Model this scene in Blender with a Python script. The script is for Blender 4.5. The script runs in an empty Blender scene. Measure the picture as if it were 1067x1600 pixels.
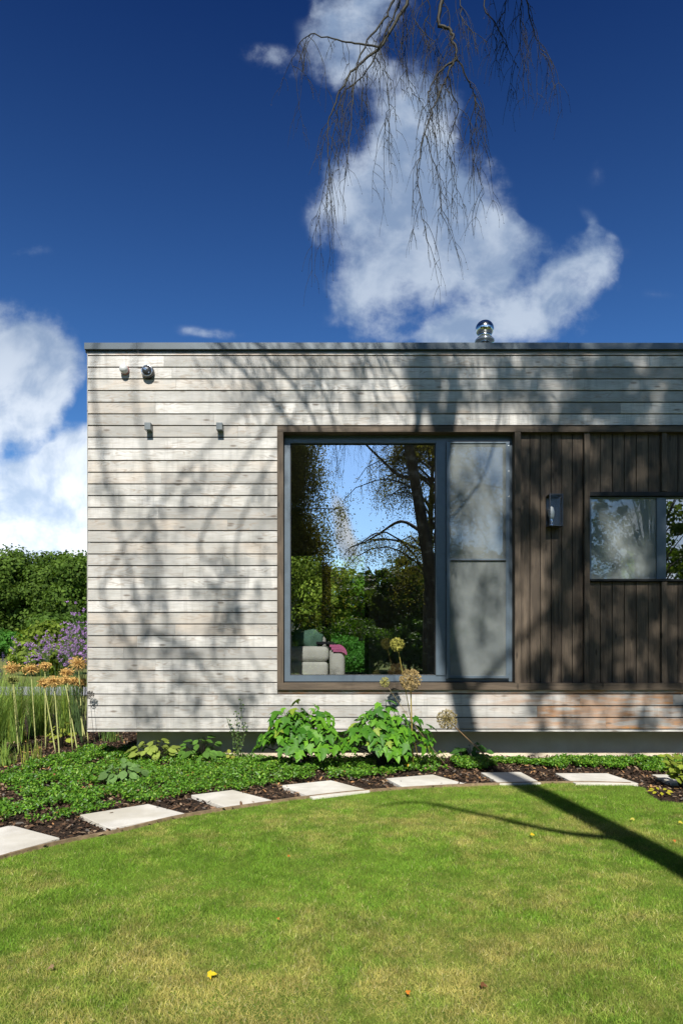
import bpy, bmesh, math, random
import numpy as np
from mathutils import Vector, Matrix

# ------------------------------------------------------------------ scene, camera, light
scn = bpy.context.scene
random.seed(7); RG = np.random.default_rng(11)
CAMY, CAMH, F = -6.875, 1.19, 1100.0
cam_d = bpy.data.cameras.new('camera'); cam = bpy.data.objects.new('camera', cam_d)
scn.collection.objects.link(cam); scn.camera = cam
cam.location = (0, CAMY, CAMH); cam.rotation_euler = (math.radians(90), 0, 0)
cam_d.sensor_fit = 'VERTICAL'; cam_d.sensor_height = 36; cam_d.lens = 36 * F / 1600
cam_d.shift_y = 0.125; cam_d.clip_start = .05; cam_d.clip_end = 3000
scn.view_settings.view_transform = 'Standard'; scn.view_settings.look = 'None'
scn.view_settings.exposure = 0.62; scn.view_settings.gamma = 1
SUN_EL, SUN_AZ = math.radians(41), math.radians(1.7)      # the sun is behind the camera, a hair to the left
TO_SUN = Vector((-math.sin(SUN_AZ) * math.cos(SUN_EL), -math.cos(SUN_AZ) * math.cos(SUN_EL), math.sin(SUN_EL)))
sd = bpy.data.lights.new('sun', 'SUN'); sd.energy = 5.0; sd.angle = math.radians(.5); sd.color = (1, .955, .88)
sun = bpy.data.objects.new('sun', sd); scn.collection.objects.link(sun)
sun.rotation_euler = TO_SUN.to_track_quat('Z', 'Y').to_euler(); sun.location = (0, -20, 20)
cy = scn.cycles
cy.max_bounces = 8; cy.transparent_max_bounces = 24; cy.glossy_bounces = 4; cy.diffuse_bounces = 3
cy.use_denoising = True
try: cy.denoiser = 'OPENIMAGEDENOISE'
except Exception: pass
cy.sample_clamp_indirect = 6

def NN(nt, t, ins=None, **at):
    n = nt.nodes.new(t)
    for k, v in at.items(): setattr(n, k, v)
    if ins:
        for k, v in ins.items():
            s = n.inputs[k]
            if isinstance(v, bpy.types.NodeSocket): nt.links.new(v, s)
            else:
                if s.type == 'RGBA' and len(v) == 3: v = (*v, 1)
                s.default_value = v
    return n
def MA(nt, op, a, b=0.0, c=0.0, clamp=False):
    n = nt.nodes.new('ShaderNodeMath'); n.operation = op; n.use_clamp = clamp
    for i, v in enumerate((a, b, c)):
        if isinstance(v, bpy.types.NodeSocket): nt.links.new(v, n.inputs[i])
        else: n.inputs[i].default_value = v
    return n.outputs[0]
def MIX(nt, f, a, b, blend='MIX'):
    n = nt.nodes.new('ShaderNodeMix'); n.data_type = 'RGBA'; n.blend_type = blend
    for i, v in ((0, f), (6, a), (7, b)):
        if isinstance(v, bpy.types.NodeSocket): nt.links.new(v, n.inputs[i])
        else: n.inputs[i].default_value = (*v, 1) if isinstance(v, tuple) and len(v) == 3 else v
    return n.outputs[2]
def RNG(nt, v, a, b, c=0.0, d=1.0, smooth=True):
    n = nt.nodes.new('ShaderNodeMapRange'); n.interpolation_type = 'SMOOTHSTEP' if smooth else 'LINEAR'
    nt.links.new(v, n.inputs[0])
    for i, x in enumerate((a, b, c, d)): n.inputs[i + 1].default_value = x
    return n.outputs[0]

def build_world():
    w = bpy.data.worlds.new('World'); scn.world = w; w.use_nodes = True
    nt = w.node_tree; nt.nodes.clear()
    out = NN(nt, 'ShaderNodeOutputWorld'); bg = NN(nt, 'ShaderNodeBackground')
    nt.links.new(bg.outputs[0], out.inputs[0]); bg.inputs[1].default_value = SKY_STRENGTH
    sky = NN(nt, 'ShaderNodeTexSky', sky_type='NISHITA', sun_disc=False)
    sky.sun_elevation = SUN_EL; sky.sun_rotation = math.pi + SUN_AZ
    sky.air_density = 1.0; sky.dust_density = .25; sky.ozone_density = 3.0
    skc = MIX(nt, 1.0, sky.outputs[0], SKY_TINT, 'MULTIPLY')
    tc = NN(nt, 'ShaderNodeTexCoord'); sx = NN(nt, 'ShaderNodeSeparateXYZ', {0: tc.outputs['Generated']})
    x, y, z = sx.outputs
    # deeper blue towards the zenith, as a polarised clear sky has
    sdot = NN(nt, 'ShaderNodeVectorMath', {0: tc.outputs['Generated'], 1: tuple(TO_SUN)}, operation='DOT_PRODUCT').outputs['Value']
    skc = MIX(nt, RNG(nt, sdot, .25, .85), skc, MIX(nt, 1.0, sky.outputs[0], (1.9, 2.4, 2.95), 'MULTIPLY'))
    skc = MIX(nt, MA(nt, 'MULTIPLY', RNG(nt, z, .34, .55), MA(nt, 'LESS_THAN', y, 0.0)), skc, MIX(nt, 1.0, sky.outputs[0], (.16, .24, .34), 'MULTIPLY'))  # upper sky behind the camera darkened arbitrarily to cut ambient light on the wall
    deep = MA(nt, 'MULTIPLY', RNG(nt, z, .05, .68, 0, 1, False), RNG(nt, sdot, .9, .4))
    skc = MIX(nt, deep, skc, MIX(nt, 1.0, skc, SKY_TOP, 'MULTIPLY'))
    ay = MA(nt, 'MAXIMUM', MA(nt, 'ABSOLUTE', y), .02)
    u = MA(nt, 'DIVIDE', x, ay); v = MA(nt, 'DIVIDE', z, ay)
    back = MA(nt, 'MULTIPLY', MA(nt, 'LESS_THAN', y, 0.0), 10.0)
    uv = NN(nt, 'ShaderNodeCombineXYZ', {0: u, 1: v, 2: back}).outputs[0]
    nz = NN(nt, 'ShaderNodeTexNoise', {'Vector': uv, 'Scale': 7.5, 'Detail': 12.0, 'Roughness': .60, 'Lacunarity': 2.1})
    nw = NN(nt, 'ShaderNodeTexNoise', {'Vector': uv, 'Scale': 3.0, 'Detail': 4.0, 'Roughness': .5})
    off = NN(nt, 'ShaderNodeVectorMath', {0: nw.outputs['Color'], 1: (.5, .5, .5)}, operation='SUBTRACT').outputs[0]
    off = NN(nt, 'ShaderNodeVectorMath', {0: off, 1: (.16, .16, 0)}, operation='MULTIPLY').outputs[0]
    uvd = NN(nt, 'ShaderNodeVectorMath', {0: uv, 1: off}, operation='ADD').outputs[0]
    # cloud bodies by direction (azimuth, height): cx, cy, rx, ry, rot, weight, behind?
    B = [(570, -10, 85, 60, 0, .8, 0), (525, 75, 62, 70, 10, .55, 0), (560, 130, 60, 50, 0, .4, 0), (640, 190, 62, 95, -15, .8, 0), (600, 250, 90, 65, 0, .7, 0), (690, 290, 95, 70, -20, .8, 0), (560, 320, 70, 60, 0, .55, 0),
         (650, 350, 120, 66, 0, .8, 0), (740, 385, 110, 58, -20, 1.0, 0), (600, 430, 80, 60, 0, .85, 0), (690, 440, 90, 50, 0, .6, 0), (888, 420, 42, 56, -30, 1.15, 0),
         (855, 472, 75, 52, 25, 1.05, 0), (770, 505, 90, 38, 10, .7, 0), (670, 518, 90, 28, 0, .55, 0), (560, 500, 60, 30, 0, .35, 0), (430, 122, 60, 25, -20, .36, 0),
         (-30, 600, 120, 95, 0, 1.5, 0), (45, 605, 65, 60, -30, 1.3, 0), (10, 650, 85, 40, 0, .8, 0),
         (115, 765, 95, 80, 0, 1.8, 0), (20, 800, 120, 75, 0, 2.0, 0), (70, 860, 240, 75, 0, 2.0, 0), (-90, 770, 120, 80, 0, 1.8, 0), (130, 735, 50, 45, 0, 1.2, 0),
         (330, 520, 60, 12, 0, .3, 0), (903, 345, 12, 30, 10, .22, 0), (930, 262, 18, 40, -20, .16, 0), (1000, 470, 80, 16, 0, .12, 0), (925, 400, 40, 24, 0, .2, 0),
         (10, 410, 60, 18, 0, .4, 0), (1350, 300, 220, 160, 0, 1.2, 0), (1700, 700, 500, 200, 0, 1.4, 0), (-700, 700, 400, 220, 0, 1.4, 0),  # off-frame clouds on the right are added for more light
         (536, 850, 22, 60, 6, 1.2, 1), (200, 500, 220, 120, 0, 1.1, 1), (1100, 640, 200, 160, 0, 1.2, 1), (820, 300, 180, 90, 0, .8, 1), (1060, 860, 160, 90, 0, 1.1, 1)]  # larger rear clouds, out of view, added to whiten the ambient light
    acc = None
    for cx, cyy, rx, ry, rot, a, bk in B:
        mp = NN(nt, 'ShaderNodeMapping', {'Vector': uvd, 'Location': ((cx - 533.5) / F, (1000 - cyy) / F, 10.0 * bk), 'Rotation': (0, 0, math.radians(rot)), 'Scale': (rx * 1.35 / F, ry * 1.35 / F, 1)}, vector_type='TEXTURE')
        g = NN(nt, 'ShaderNodeTexGradient', {'Vector': mp.outputs[0]}, gradient_type='SPHERICAL')
        acc = MA(nt, 'MULTIPLY', g.outputs['Fac'], a) if acc is None else MA(nt, 'MULTIPLY_ADD', g.outputs['Fac'], a, acc)
    d = MA(nt, 'MULTIPLY_ADD', MA(nt, 'SUBTRACT', nz.outputs['Fac'], .5), 2.7, MA(nt, 'MINIMUM', acc, 1.0))
    d = MA(nt, 'MULTIPLY', d, RNG(nt, acc, .03, .2))
    alpha = MA(nt, 'MULTIPLY_ADD', RNG(nt, d, .16, .82), .8, MA(nt, 'MULTIPLY', RNG(nt, d, .0, .4), .2))
    alpha = MA(nt, 'MULTIPLY', alpha, .93)
    n2 = NN(nt, 'ShaderNodeTexNoise', {'Vector': NN(nt, 'ShaderNodeVectorMath', {0: uvd, 1: (.03, -.05, 3.3)}, operation='ADD').outputs[0], 'Scale': 11.0, 'Detail': 9.0, 'Roughness': .56})
    thick = RNG(nt, n2.outputs['Fac'], .36, .62)
    # lower clouds are nearer the bright horizon, high ones thin and bluish
    lo = RNG(nt, v, .08, .50)
    bright = MIX(nt, lo, CLOUD_LOW, CLOUD_HIGH)
    dim = MIX(nt, 1.0, bright, (.48, .57, .70), 'MULTIPLY')
    cc = MIX(nt, thick, dim, bright)
    col = MIX(nt, alpha, skc, cc)
    nt.links.new(col, bg.inputs[0])
SKY_STRENGTH = .060
SKY_TINT = (.62, 1.08, 1.50)
SKY_TOP = (.17, .25, .42)
CLOUD_LOW = (14.5, 15.2, 15.8)
CLOUD_HIGH = (5.8, 6.8, 8.3)
build_world()

# ------------------------------------------------------------------ helpers
C = scn.collection
def G(px, py, z=0.0):                 # a point at height z, measured on the photo
    Z = F * (CAMH - z) / (py - 1000.0); return Vector(((px - 533.5) / F * Z, CAMY + Z, z))
def P(px, py, Y):
    Z = Y - CAMY; return Vector(((px - 533.5) / F * Z, Y, CAMH - (py - 1000.0) / F * Z))
def WX(px): return (px - 533.5) / 160.0
def WZ(py): return CAMH - (py - 1000.0) / 160.0

class MB:
    def __init__(s): s.v = []; s.f = []; s.c = []; s.cur = (1, 1, 1); s.sm = False
    def face(s, idx): s.f.append(idx); s.c.append(s.cur)
    def box(s, x0, x1, y0, y1, z0, z1, col=None):
        if col: s.cur = col
        b = len(s.v)
        s.v += [(x0, y0, z0), (x1, y0, z0), (x1, y1, z0), (x0, y1, z0), (x0, y0, z1), (x1, y0, z1), (x1, y1, z1), (x0, y1, z1)]
        for q in ((0, 3, 2, 1), (4, 5, 6, 7), (0, 1, 5, 4), (1, 2, 6, 5), (2, 3, 7, 6), (3, 0, 4, 7)): s.face(tuple(b + i for i in q))
        return s
    def tube(s, pts, rad, n=6, col=None, cap=True):
        if col: s.cur = col
        pts = [Vector(p) for p in pts]
        if not hasattr(rad, '__len__'): rad = [rad] * len(pts)
        b = len(s.v); k = len(pts); up = Vector((.31, .17, .93)).normalized(); prev = None
        for i, p in enumerate(pts):
            t = (pts[min(i + 1, k - 1)] - pts[max(i - 1, 0)])
            t = t.normalized() if t.length > 1e-9 else Vector((0, 0, 1))
            a = prev - t * prev.dot(t) if prev is not None else t.cross(up if abs(t.dot(up)) < .95 else Vector((1, 0, 0)))
            if a.length < 1e-6: a = t.cross(Vector((1, 0, 0)))
            a.normalize(); prev = a; c = t.cross(a)
            for j in range(n):
                an = 2 * math.pi * j / n
                s.v.append(tuple(p + (a * math.cos(an) + c * math.sin(an)) * rad[i]))
        for i in range(k - 1):
            for j in range(n):
                s.face((b + i * n + j, b + i * n + (j + 1) % n, b + (i + 1) * n + (j + 1) % n, b + (i + 1) * n + j))
        if cap:
            s.face(tuple(b + j for j in range(n))[::-1]); s.face(tuple(b + (k - 1) * n + j for j in range(n)))
        return s
    def lathe(s, c, prof, n=20, axis='z', col=None, M=None):
        if col: s.cur = col
        b = len(s.v); c = Vector(c)
        for r, h in prof:
            for j in range(n):
                a = 2 * math.pi * j / n
                p = Vector((r * math.cos(a), r * math.sin(a), h))
                if axis == 'y': p = Vector((p.x, -h, p.y))
                if M is not None: p = M @ p
                s.v.append(tuple(c + p))
        for i in range(len(prof) - 1):
            for j in range(n): s.face((b + i * n + j, b + i * n + (j + 1) % n, b + (i + 1) * n + (j + 1) % n, b + (i + 1) * n + j))
        return s
    def poly(s, pts, col=None):
        if col: s.cur = col
        b = len(s.v); s.v += [tuple(p) for p in pts]; s.face(tuple(range(b, b + len(pts)))); return s
    def prism(s, pts, z0, z1, col=None):
        if col: s.cur = col
        b = len(s.v); n = len(pts)
        s.v += [(p[0], p[1], z0) for p in pts] + [(p[0], p[1], z1) for p in pts]
        s.face(tuple(range(b, b + n))[::-1]); s.face(tuple(range(b + n, b + 2 * n)))
        for i in range(n): s.face((b + i, b + (i + 1) % n, b + n + (i + 1) % n, b + n + i))
        return s
    def build(s, name, mat, parent=None, smooth=False, bevel=0, recalc=True):
        o = wpos(parent)
        me = bpy.data.meshes.new(name)
        me.from_pydata([(a - o.x, b - o.y, c - o.z) for a, b, c in s.v], [], s.f)
        ca = me.color_attributes.new('Col', 'FLOAT_COLOR', 'CORNER')
        ls = np.fromiter((len(f) for f in s.f), int, len(s.f))
        cc = np.repeat(np.array([(*c, 1.0) for c in s.c], np.float32), ls, axis=0)
        ca.data.foreach_set('color', cc.ravel())
        if recalc:
            bm = bmesh.new(); bm.from_mesh(me); bmesh.ops.recalc_face_normals(bm, faces=bm.faces)
            if bevel: bmesh.ops.bevel(bm, geom=list(bm.edges), offset=bevel, segments=2, affect='EDGES', profile=.6)
            bm.to_mesh(me); bm.free()
        if smooth: me.polygons.foreach_set('use_smooth', [True] * len(me.polygons))
        return link(name, me, mat, parent)
def wpos(o):
    v = Vector((0, 0, 0))
    while o is not None: v += o.location; o = o.parent
    return v
def link(name, me, mat, parent=None):
    ob = bpy.data.objects.new(name, me); C.objects.link(ob)
    if mat is not None: me.materials.append(mat)
    if parent is not None: ob.parent = parent
    return ob
def tag(o, label=None, cat=None, group=None, kind=None):
    if label: o['label'] = label
    if cat: o['category'] = cat
    if group: o['group'] = group
    if kind: o['kind'] = kind
    return o
def thing(name, loc, label, cat, group=None):
    o = bpy.data.objects.new(name, None); C.objects.link(o); o.location = loc; o.empty_display_size = .1
    return tag(o, label, cat, group)
def copy_tree(o, parent=None):
    c = o.copy(); C.objects.link(c); c.parent = parent
    for ch in list(o.children): copy_tree(ch, c)
    return c

def leaves(name, tv, tf, pos, nrm, tip, size, cols, mat, parent=None):
    """instances of a small leaf template (x = width, y = length from stalk, z = normal) as one mesh"""
    tv = np.asarray(tv, float); N = len(pos)
    o = np.array(wpos(parent)); pos = np.asarray(pos) - o
    z = nrm / (np.linalg.norm(nrm, axis=1, keepdims=True) + 1e-9)
    y = tip - z * (tip * z).sum(1, keepdims=True); y /= (np.linalg.norm(y, axis=1, keepdims=True) + 1e-9)
    x = np.cross(y, z)
    size = np.broadcast_to(np.asarray(size, float), (N,))
    V = (pos[:, None, :] + size[:, None, None] * (tv[None, :, 0:1] * x[:, None, :] + tv[None, :, 1:2] * y[:, None, :] + tv[None, :, 2:3] * z[:, None, :]))
    nv = len(tv)
    me = bpy.data.meshes.new(name); me.vertices.add(N * nv); me.vertices.foreach_set('co', V.astype(np.float32).ravel())
    tot = np.array([len(f) for f in tf]); loops = np.concatenate([np.array(f) for f in tf]); L = len(loops)
    me.loops.add(N * L); me.loops.foreach_set('vertex_index', (loops[None, :] + (np.arange(N) * nv)[:, None]).astype(np.int32).ravel())
    me.polygons.add(N * len(tf))
    st = np.concatenate([[0], np.cumsum(tot)[:-1]])
    me.polygons.foreach_set('loop_start', (st[None, :] + (np.arange(N) * L)[:, None]).astype(np.int32).ravel())
    me.polygons.foreach_set('loop_total', np.tile(tot, N).astype(np.int32))
    me.update(calc_edges=True)
    ca = me.color_attributes.new('Col', 'FLOAT_COLOR', 'POINT')
    c4 = np.ones((N, nv, 4), np.float32); c4[:, :, :3] = np.asarray(cols)[:, None, :]
    ca.data.foreach_set('color', c4.ravel())
    return link(name, me, mat, parent)
QUAD = ([(-.28, 0, 0), (.28, 0, 0), (.4, .5, .06), (0, 1, -.04), (-.4, .5, .06)], [(0, 1, 2, 3, 4)])
OVAL = ([(0, 0, 0), (.24, .3, .05), (.26, .62, .03), (0, 1, -.08), (-.26, .62, .03), (-.24, .3, .05), (0, .5, -.02)], [(0, 1, 6), (1, 2, 6), (2, 3, 6), (3, 4, 6), (4, 5, 6), (5, 0, 6)])
LOBED = ([(0, 0, 0), (.30, -.08, -.06), (.38, .14, -.02), (.66, .36, -.18), (.26, .42, .02), (.26, .70, -.04), (0, 1.10, -.22), (-.26, .70, -.04), (-.26, .42, .02), (-.66, .36, -.18), (-.38, .14, -.02), (-.30, -.08, -.06), (0, .36, -.07)],
         [(0, 1, 12), (1, 2, 12), (2, 3, 4, 12), (4, 5, 12), (5, 6, 12), (6, 7, 12), (7, 8, 12), (8, 9, 10, 12), (10, 11, 12), (11, 0, 12)])
BLADE = ([(-.5, 0, 0), (.5, 0, 0), (.3, .6, 0), (0, 1, 0), (-.3, .6, 0)], [(0, 1, 2, 3, 4)])
def rand_dirs(n):
    a = RG.normal(size=(n, 3)); return a / np.linalg.norm(a, axis=1, keepdims=True)
def vnoise(x, y, s, seed=0):
    r = np.random.default_rng(seed).random((256, 256)); X = np.asarray(x) * s + 1000; Y = np.asarray(y) * s + 1000
    xi = np.floor(X).astype(int); yi = np.floor(Y).astype(int); fx = X - xi; fy = Y - yi
    fx = fx * fx * (3 - 2 * fx); fy = fy * fy * (3 - 2 * fy); g = lambda a, b: r[a % 256, b % 256]
    return (g(xi, yi) * (1 - fx) + g(xi + 1, yi) * fx) * (1 - fy) + (g(xi, yi + 1) * (1 - fx) + g(xi + 1, yi + 1) * fx) * fy
def in_poly(x, y, poly):
    ins = np.zeros(len(x), bool); n = len(poly)
    for i in range(n):
        x1, y1 = poly[i][:2]; x2, y2 = poly[(i + 1) % n][:2]
        c = ((y1 > y) != (y2 > y)) & (x < (x2 - x1) * (y - y1) / ((y2 - y1) + 1e-12) + x1); ins ^= c
    return ins

# ------------------------------------------------------------------ materials
def mat(name, fn):
    m = bpy.data.materials.new(name); m.use_nodes = True; nt = m.node_tree; nt.nodes.clear()
    out = NN(nt, 'ShaderNodeOutputMaterial'); sh = fn(nt)
    nt.links.new(sh, out.inputs[0]); return m
def PB(nt, col, rough=.6, metal=0, spec=.5, normal=None, **kw):
    ins = {'Base Color': col, 'Roughness': rough, 'Metallic': metal, 'Specular IOR Level': spec}
    if normal is not None: ins['Normal'] = normal
    ins.update(kw)
    return NN(nt, 'ShaderNodeBsdfPrincipled', ins).outputs[0]
def bump(nt, h, s=.3, d=.01): return NN(nt, 'ShaderNodeBump', {'Height': h, 'Strength': s, 'Distance': d}).outputs[0]
def objc(nt): return NN(nt, 'ShaderNodeTexCoord').outputs['Object']
def attr(nt): return NN(nt, 'ShaderNodeVertexColor', layer_name='Col').outputs['Color']
def vmul(nt, v, s): return NN(nt, 'ShaderNodeVectorMath', {0: v, 1: s}, operation='MULTIPLY').outputs[0]
def vadd(nt, v, s): return NN(nt, 'ShaderNodeVectorMath', {0: v, 1: s}, operation='ADD').outputs[0]
def noise(nt, v, s, d=4.0, r=.55): return NN(nt, 'ShaderNodeTexNoise', {'Vector': v, 'Scale': s, 'Detail': d, 'Roughness': r}).outputs['Fac']

def silver_wood(nt):
    a = NN(nt, 'ShaderNodeSeparateColor', {0: attr(nt)}); R, Gn, Bn = a.outputs
    oc = objc(nt); off = NN(nt, 'ShaderNodeCombineXYZ', {0: MA(nt, 'MULTIPLY', R, 37.), 1: MA(nt, 'MULTIPLY', Bn, 11.), 2: MA(nt, 'MULTIPLY', Bn, 23.)}).outputs[0]
    v = vadd(nt, oc, off)
    fine = noise(nt, vmul(nt, v, (5, 5, 120)), 1, 6, .7)
    med = noise(nt, vmul(nt, v, (3.0, 3, 22)), 1, 4, .6)
    patch = noise(nt, vmul(nt, v, (2.6, 1.6, 5)), 1, 4, .6)
    wpatch = noise(nt, vmul(nt, oc, (1.3, 1.3, 1.2)), 1, 4, .6)
    # cathedral grain
    sx = NN(nt, 'ShaderNodeSeparateXYZ', {0: v})
    warp = noise(nt, vmul(nt, v, (2.2, 2, 9)), 1, 2, .5)
    rings = MA(nt, 'SINE', MA(nt, 'MULTIPLY_ADD', warp, 75., MA(nt, 'MULTIPLY', sx.outputs[2], 60.)))
    rings = RNG(nt, rings, -.2, 1.0)
    ringm = MA(nt, 'MULTIPLY', rings, RNG(nt, med, .45, .65))
    # blotchy across-board weathering marks (rain streaks run down the wall)
    run = noise(nt, vmul(nt, oc, (16, 16, 1.3)), 1, 4, .65)
    tone = MIX(nt, R, (.32, .315, .30), (.63, .615, .585))
    tone = MIX(nt, RNG(nt, patch, .30, .68), MIX(nt, 1., tone, (.70, .70, .68), 'MULTIPLY'), tone)
    tone = MIX(nt, MA(nt, 'MULTIPLY', RNG(nt, run, .48, .70), .50), tone, (.27, .265, .25))
    brown = MA(nt, 'MULTIPLY', RNG(nt, MA(nt, 'ADD', MA(nt, 'MULTIPLY', patch, .55), MA(nt, 'MULTIPLY', Bn, .16)), .34, .52), .74)
    tone = MIX(nt, brown, tone, (.43, .365, .295))
    org = MA(nt, 'MULTIPLY', Gn, RNG(nt, MA(nt, 'ADD', MA(nt, 'MULTIPLY', med, .6), MA(nt, 'MULTIPLY', wpatch, .5)), .47, .66))
    so = NN(nt, 'ShaderNodeSeparateXYZ', {0: oc})
    org = MA(nt, 'MULTIPLY', org, MA(nt, 'MAXIMUM', RNG(nt, so.outputs[2], .655, .665), RNG(nt, MA(nt, 'ADD', so.outputs[0], MA(nt, 'MULTIPLY', wpatch, 1.2)), 1.6, 2.9)))
    tone = MIX(nt, org, tone, (.44, .205, .070))
    tone = MIX(nt, MA(nt, 'MULTIPLY', ringm, .55), tone, (.24, .185, .135))
    tone = MIX(nt, MA(nt, 'MULTIPLY', RNG(nt, fine, .42, .70), .50), tone, (.24, .23, .21))
    tone = MIX(nt, MA(nt, 'MULTIPLY', RNG(nt, wpatch, .46, .66), .45), tone, (.27, .265, .25))
    vor = NN(nt, 'ShaderNodeTexVoronoi', {'Vector': vmul(nt, v, (3.3, 0.0, 11)), 'Scale': 1.0, 'Randomness': 1.0})
    knot = RNG(nt, vor.outputs['Distance'], .05, .16, 1, 0)
    tone = MIX(nt, MA(nt, 'MULTIPLY', knot, .7), tone, (.10, .075, .055))
    h = MA(nt, 'ADD', fine, MA(nt, 'MULTIPLY', ringm, -.4))
    return PB(nt, tone, .78, spec=.25, normal=bump(nt, h, .35, .004))
def dark_wood(axis):
    def f(nt):
        a = NN(nt, 'ShaderNodeSeparateColor', {0: attr(nt)}); R, Gn, Bn = a.outputs
        oc = objc(nt); off = NN(nt, 'ShaderNodeCombineXYZ', {0: MA(nt, 'MULTIPLY', R, 7.), 1: 0.0, 2: MA(nt, 'MULTIPLY', Bn, 31.)}).outputs[0]
        v = vadd(nt, oc, off)
        s1 = (150, 20, 6) if axis == 'z' else (6, 20, 150); s2 = (18, 5, 1.6) if axis == 'z' else (1.6, 5, 18)
        fine = noise(nt, vmul(nt, v, s1), 1, 5, .65); med = noise(nt, vmul(nt, v, s2), 1, 4, .6)
        t = MIX(nt, R, (.034, .025, .017), (.098, .075, .053))
        t = MIX(nt, RNG(nt, med, .35, .7), t, (.125, .095, .067))
        t = MIX(nt, MA(nt, 'MULTIPLY', RNG(nt, fine, .4, .7), .55), t, (.03, .022, .017))
        t = MIX(nt, MA(nt, 'MULTIPLY', RNG(nt, fine, .62, .8), .35), t, (.25, .21, .17))
        vor = NN(nt, 'ShaderNodeTexVoronoi', {'Vector': vmul(nt, v, (9, 0, 3)), 'Scale': 1.0})
        t = MIX(nt, MA(nt, 'MULTIPLY', RNG(nt, vor.outputs['Distance'], .05, .14, 1, 0), .8), t, (.02, .015, .01))
        return PB(nt, t, .7, spec=.3, normal=bump(nt, fine, .4, .003))
    return f
def plain(col, rough=.5, metal=0, spec=.5, var=.12, sc=6, bs=.1):
    def f(nt):
        n = noise(nt, objc(nt), sc, 5, .6)
        c = MIX(nt, RNG(nt, n, .3, .7), tuple(x * (1 - var) for x in col), tuple(min(1, x * (1 + var)) for x in col))
        return PB(nt, c, rough, metal, spec, normal=bump(nt, n, bs, .005))
    return f
def leaf_mat(tr=.3, rough=.45, spec=.4, boost=(1.5, 1.7, .7)):
    def f(nt):
        c = attr(nt); n = noise(nt, objc(nt), 60, 2, .5)
        c = MIX(nt, RNG(nt, n, .3, .75), MIX(nt, 1., c, (.78, .8, .8), 'MULTIPLY'), c)
        d = PB(nt, c, rough, spec=spec)
        t = NN(nt, 'ShaderNodeBsdfTranslucent', {'Color': MIX(nt, 1., c, boost, 'MULTIPLY')}).outputs[0]
        return NN(nt, 'ShaderNodeMixShader', {0: tr, 1: d, 2: t}).outputs[0]
    return f
def vcol(rough=.7, spec=.3, metal=0, bsc=40, bs=.2):
    return lambda nt: PB(nt, MIX(nt, RNG(nt, noise(nt, objc(nt), bsc, 3), .3, .7), MIX(nt, 1., attr(nt), (.75, .75, .75), 'MULTIPLY'), attr(nt)), rough, metal, spec, normal=bump(nt, noise(nt, objc(nt), bsc * 2, 3), bs, .004))
def glass(refl=.30, tint=(.86, .92, .90)):
    def f(nt):
        lw = NN(nt, 'ShaderNodeLayerWeight', {'Blend': .5})
        n = noise(nt, vmul(nt, objc(nt), (1.3, 1, 1.3)), 1, 1, .4)
        nb = NN(nt, 'ShaderNodeBump', {'Height': n, 'Strength': .06, 'Distance': .02}).outputs[0]
        g = NN(nt, 'ShaderNodeBsdfGlossy', {'Color': (1, 1, 1), 'Roughness': .0, 'Normal': nb}).outputs[0]
        t = NN(nt, 'ShaderNodeBsdfTransparent', {'Color': tint}).outputs[0]
        fac = MA(nt, 'MULTIPLY_ADD', MA(nt, 'POWER', lw.outputs['Facing'], 4.0), .5, refl, clamp=True)
        return NN(nt, 'ShaderNodeMixShader', {0: fac, 1: t, 2: g}).outputs[0]
    return f
def screen2(nt):
    return NN(nt, 'ShaderNodeMixShader', {0: .58, 1: NN(nt, 'ShaderNodeBsdfTransparent').outputs[0], 2: NN(nt, 'ShaderNodeBsdfDiffuse', {'Color': (.27, .30, .29, 1)}).outputs[0]}).outputs[0]
def screen_mesh(nt):
    oc = objc(nt); sx = NN(nt, 'ShaderNodeSeparateXYZ', {0: oc})
    wv = MA(nt, 'MULTIPLY', MA(nt, 'ADD', MA(nt, 'SINE', MA(nt, 'MULTIPLY', sx.outputs[0], 900.)), MA(nt, 'SINE', MA(nt, 'MULTIPLY', sx.outputs[2], 900.))), .05)
    n = noise(nt, vmul(nt, oc, (5, 1, 4)), 1, 3, .6)
    c = MIX(nt, RNG(nt, n, .3, .7), (.17, .19, .19), (.22, .24, .235))
    d = NN(nt, 'ShaderNodeBsdfDiffuse', {'Color': c}).outputs[0]
    t = NN(nt, 'ShaderNodeBsdfTransparent').outputs[0]
    return NN(nt, 'ShaderNodeMixShader', {0: MA(nt, 'ADD', wv, .62, clamp=True), 1: t, 2: d}).outputs[0]
def lawn_ground(nt):
    oc = objc(nt); n1 = noise(nt, oc, .5, 5, .6); n2 = noise(nt, oc, 3.5, 5, .65); n3 = noise(nt, oc, 90, 4, .7)
    c = MIX(nt, RNG(nt, n1, .35, .65), (.16, .25, .03), (.26, .28, .06))
    c = MIX(nt, RNG(nt, n2, .35, .7), c, (.10, .17, .024))
    c = MIX(nt, RNG(nt, n3, .35, .65), MIX(nt, 1., c, (.6, .65, .6), 'MULTIPLY'), c)
    return PB(nt, c, .9, spec=.1, normal=bump(nt, n3, .8, .02))
def field_ground(nt):
    oc = objc(nt); n1 = noise(nt, oc, .12, 5, .6); n3 = noise(nt, oc, 9, 4, .7)
    c = MIX(nt, RNG(nt, n1, .35, .65), (.14, .17, .045), (.22, .21, .08))
    c = MIX(nt, RNG(nt, n3, .3, .7), MIX(nt, 1., c, (.7, .75, .7), 'MULTIPLY'), c)
    return PB(nt, c, .9, spec=.1, normal=bump(nt, n3, .6, .05))
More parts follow.
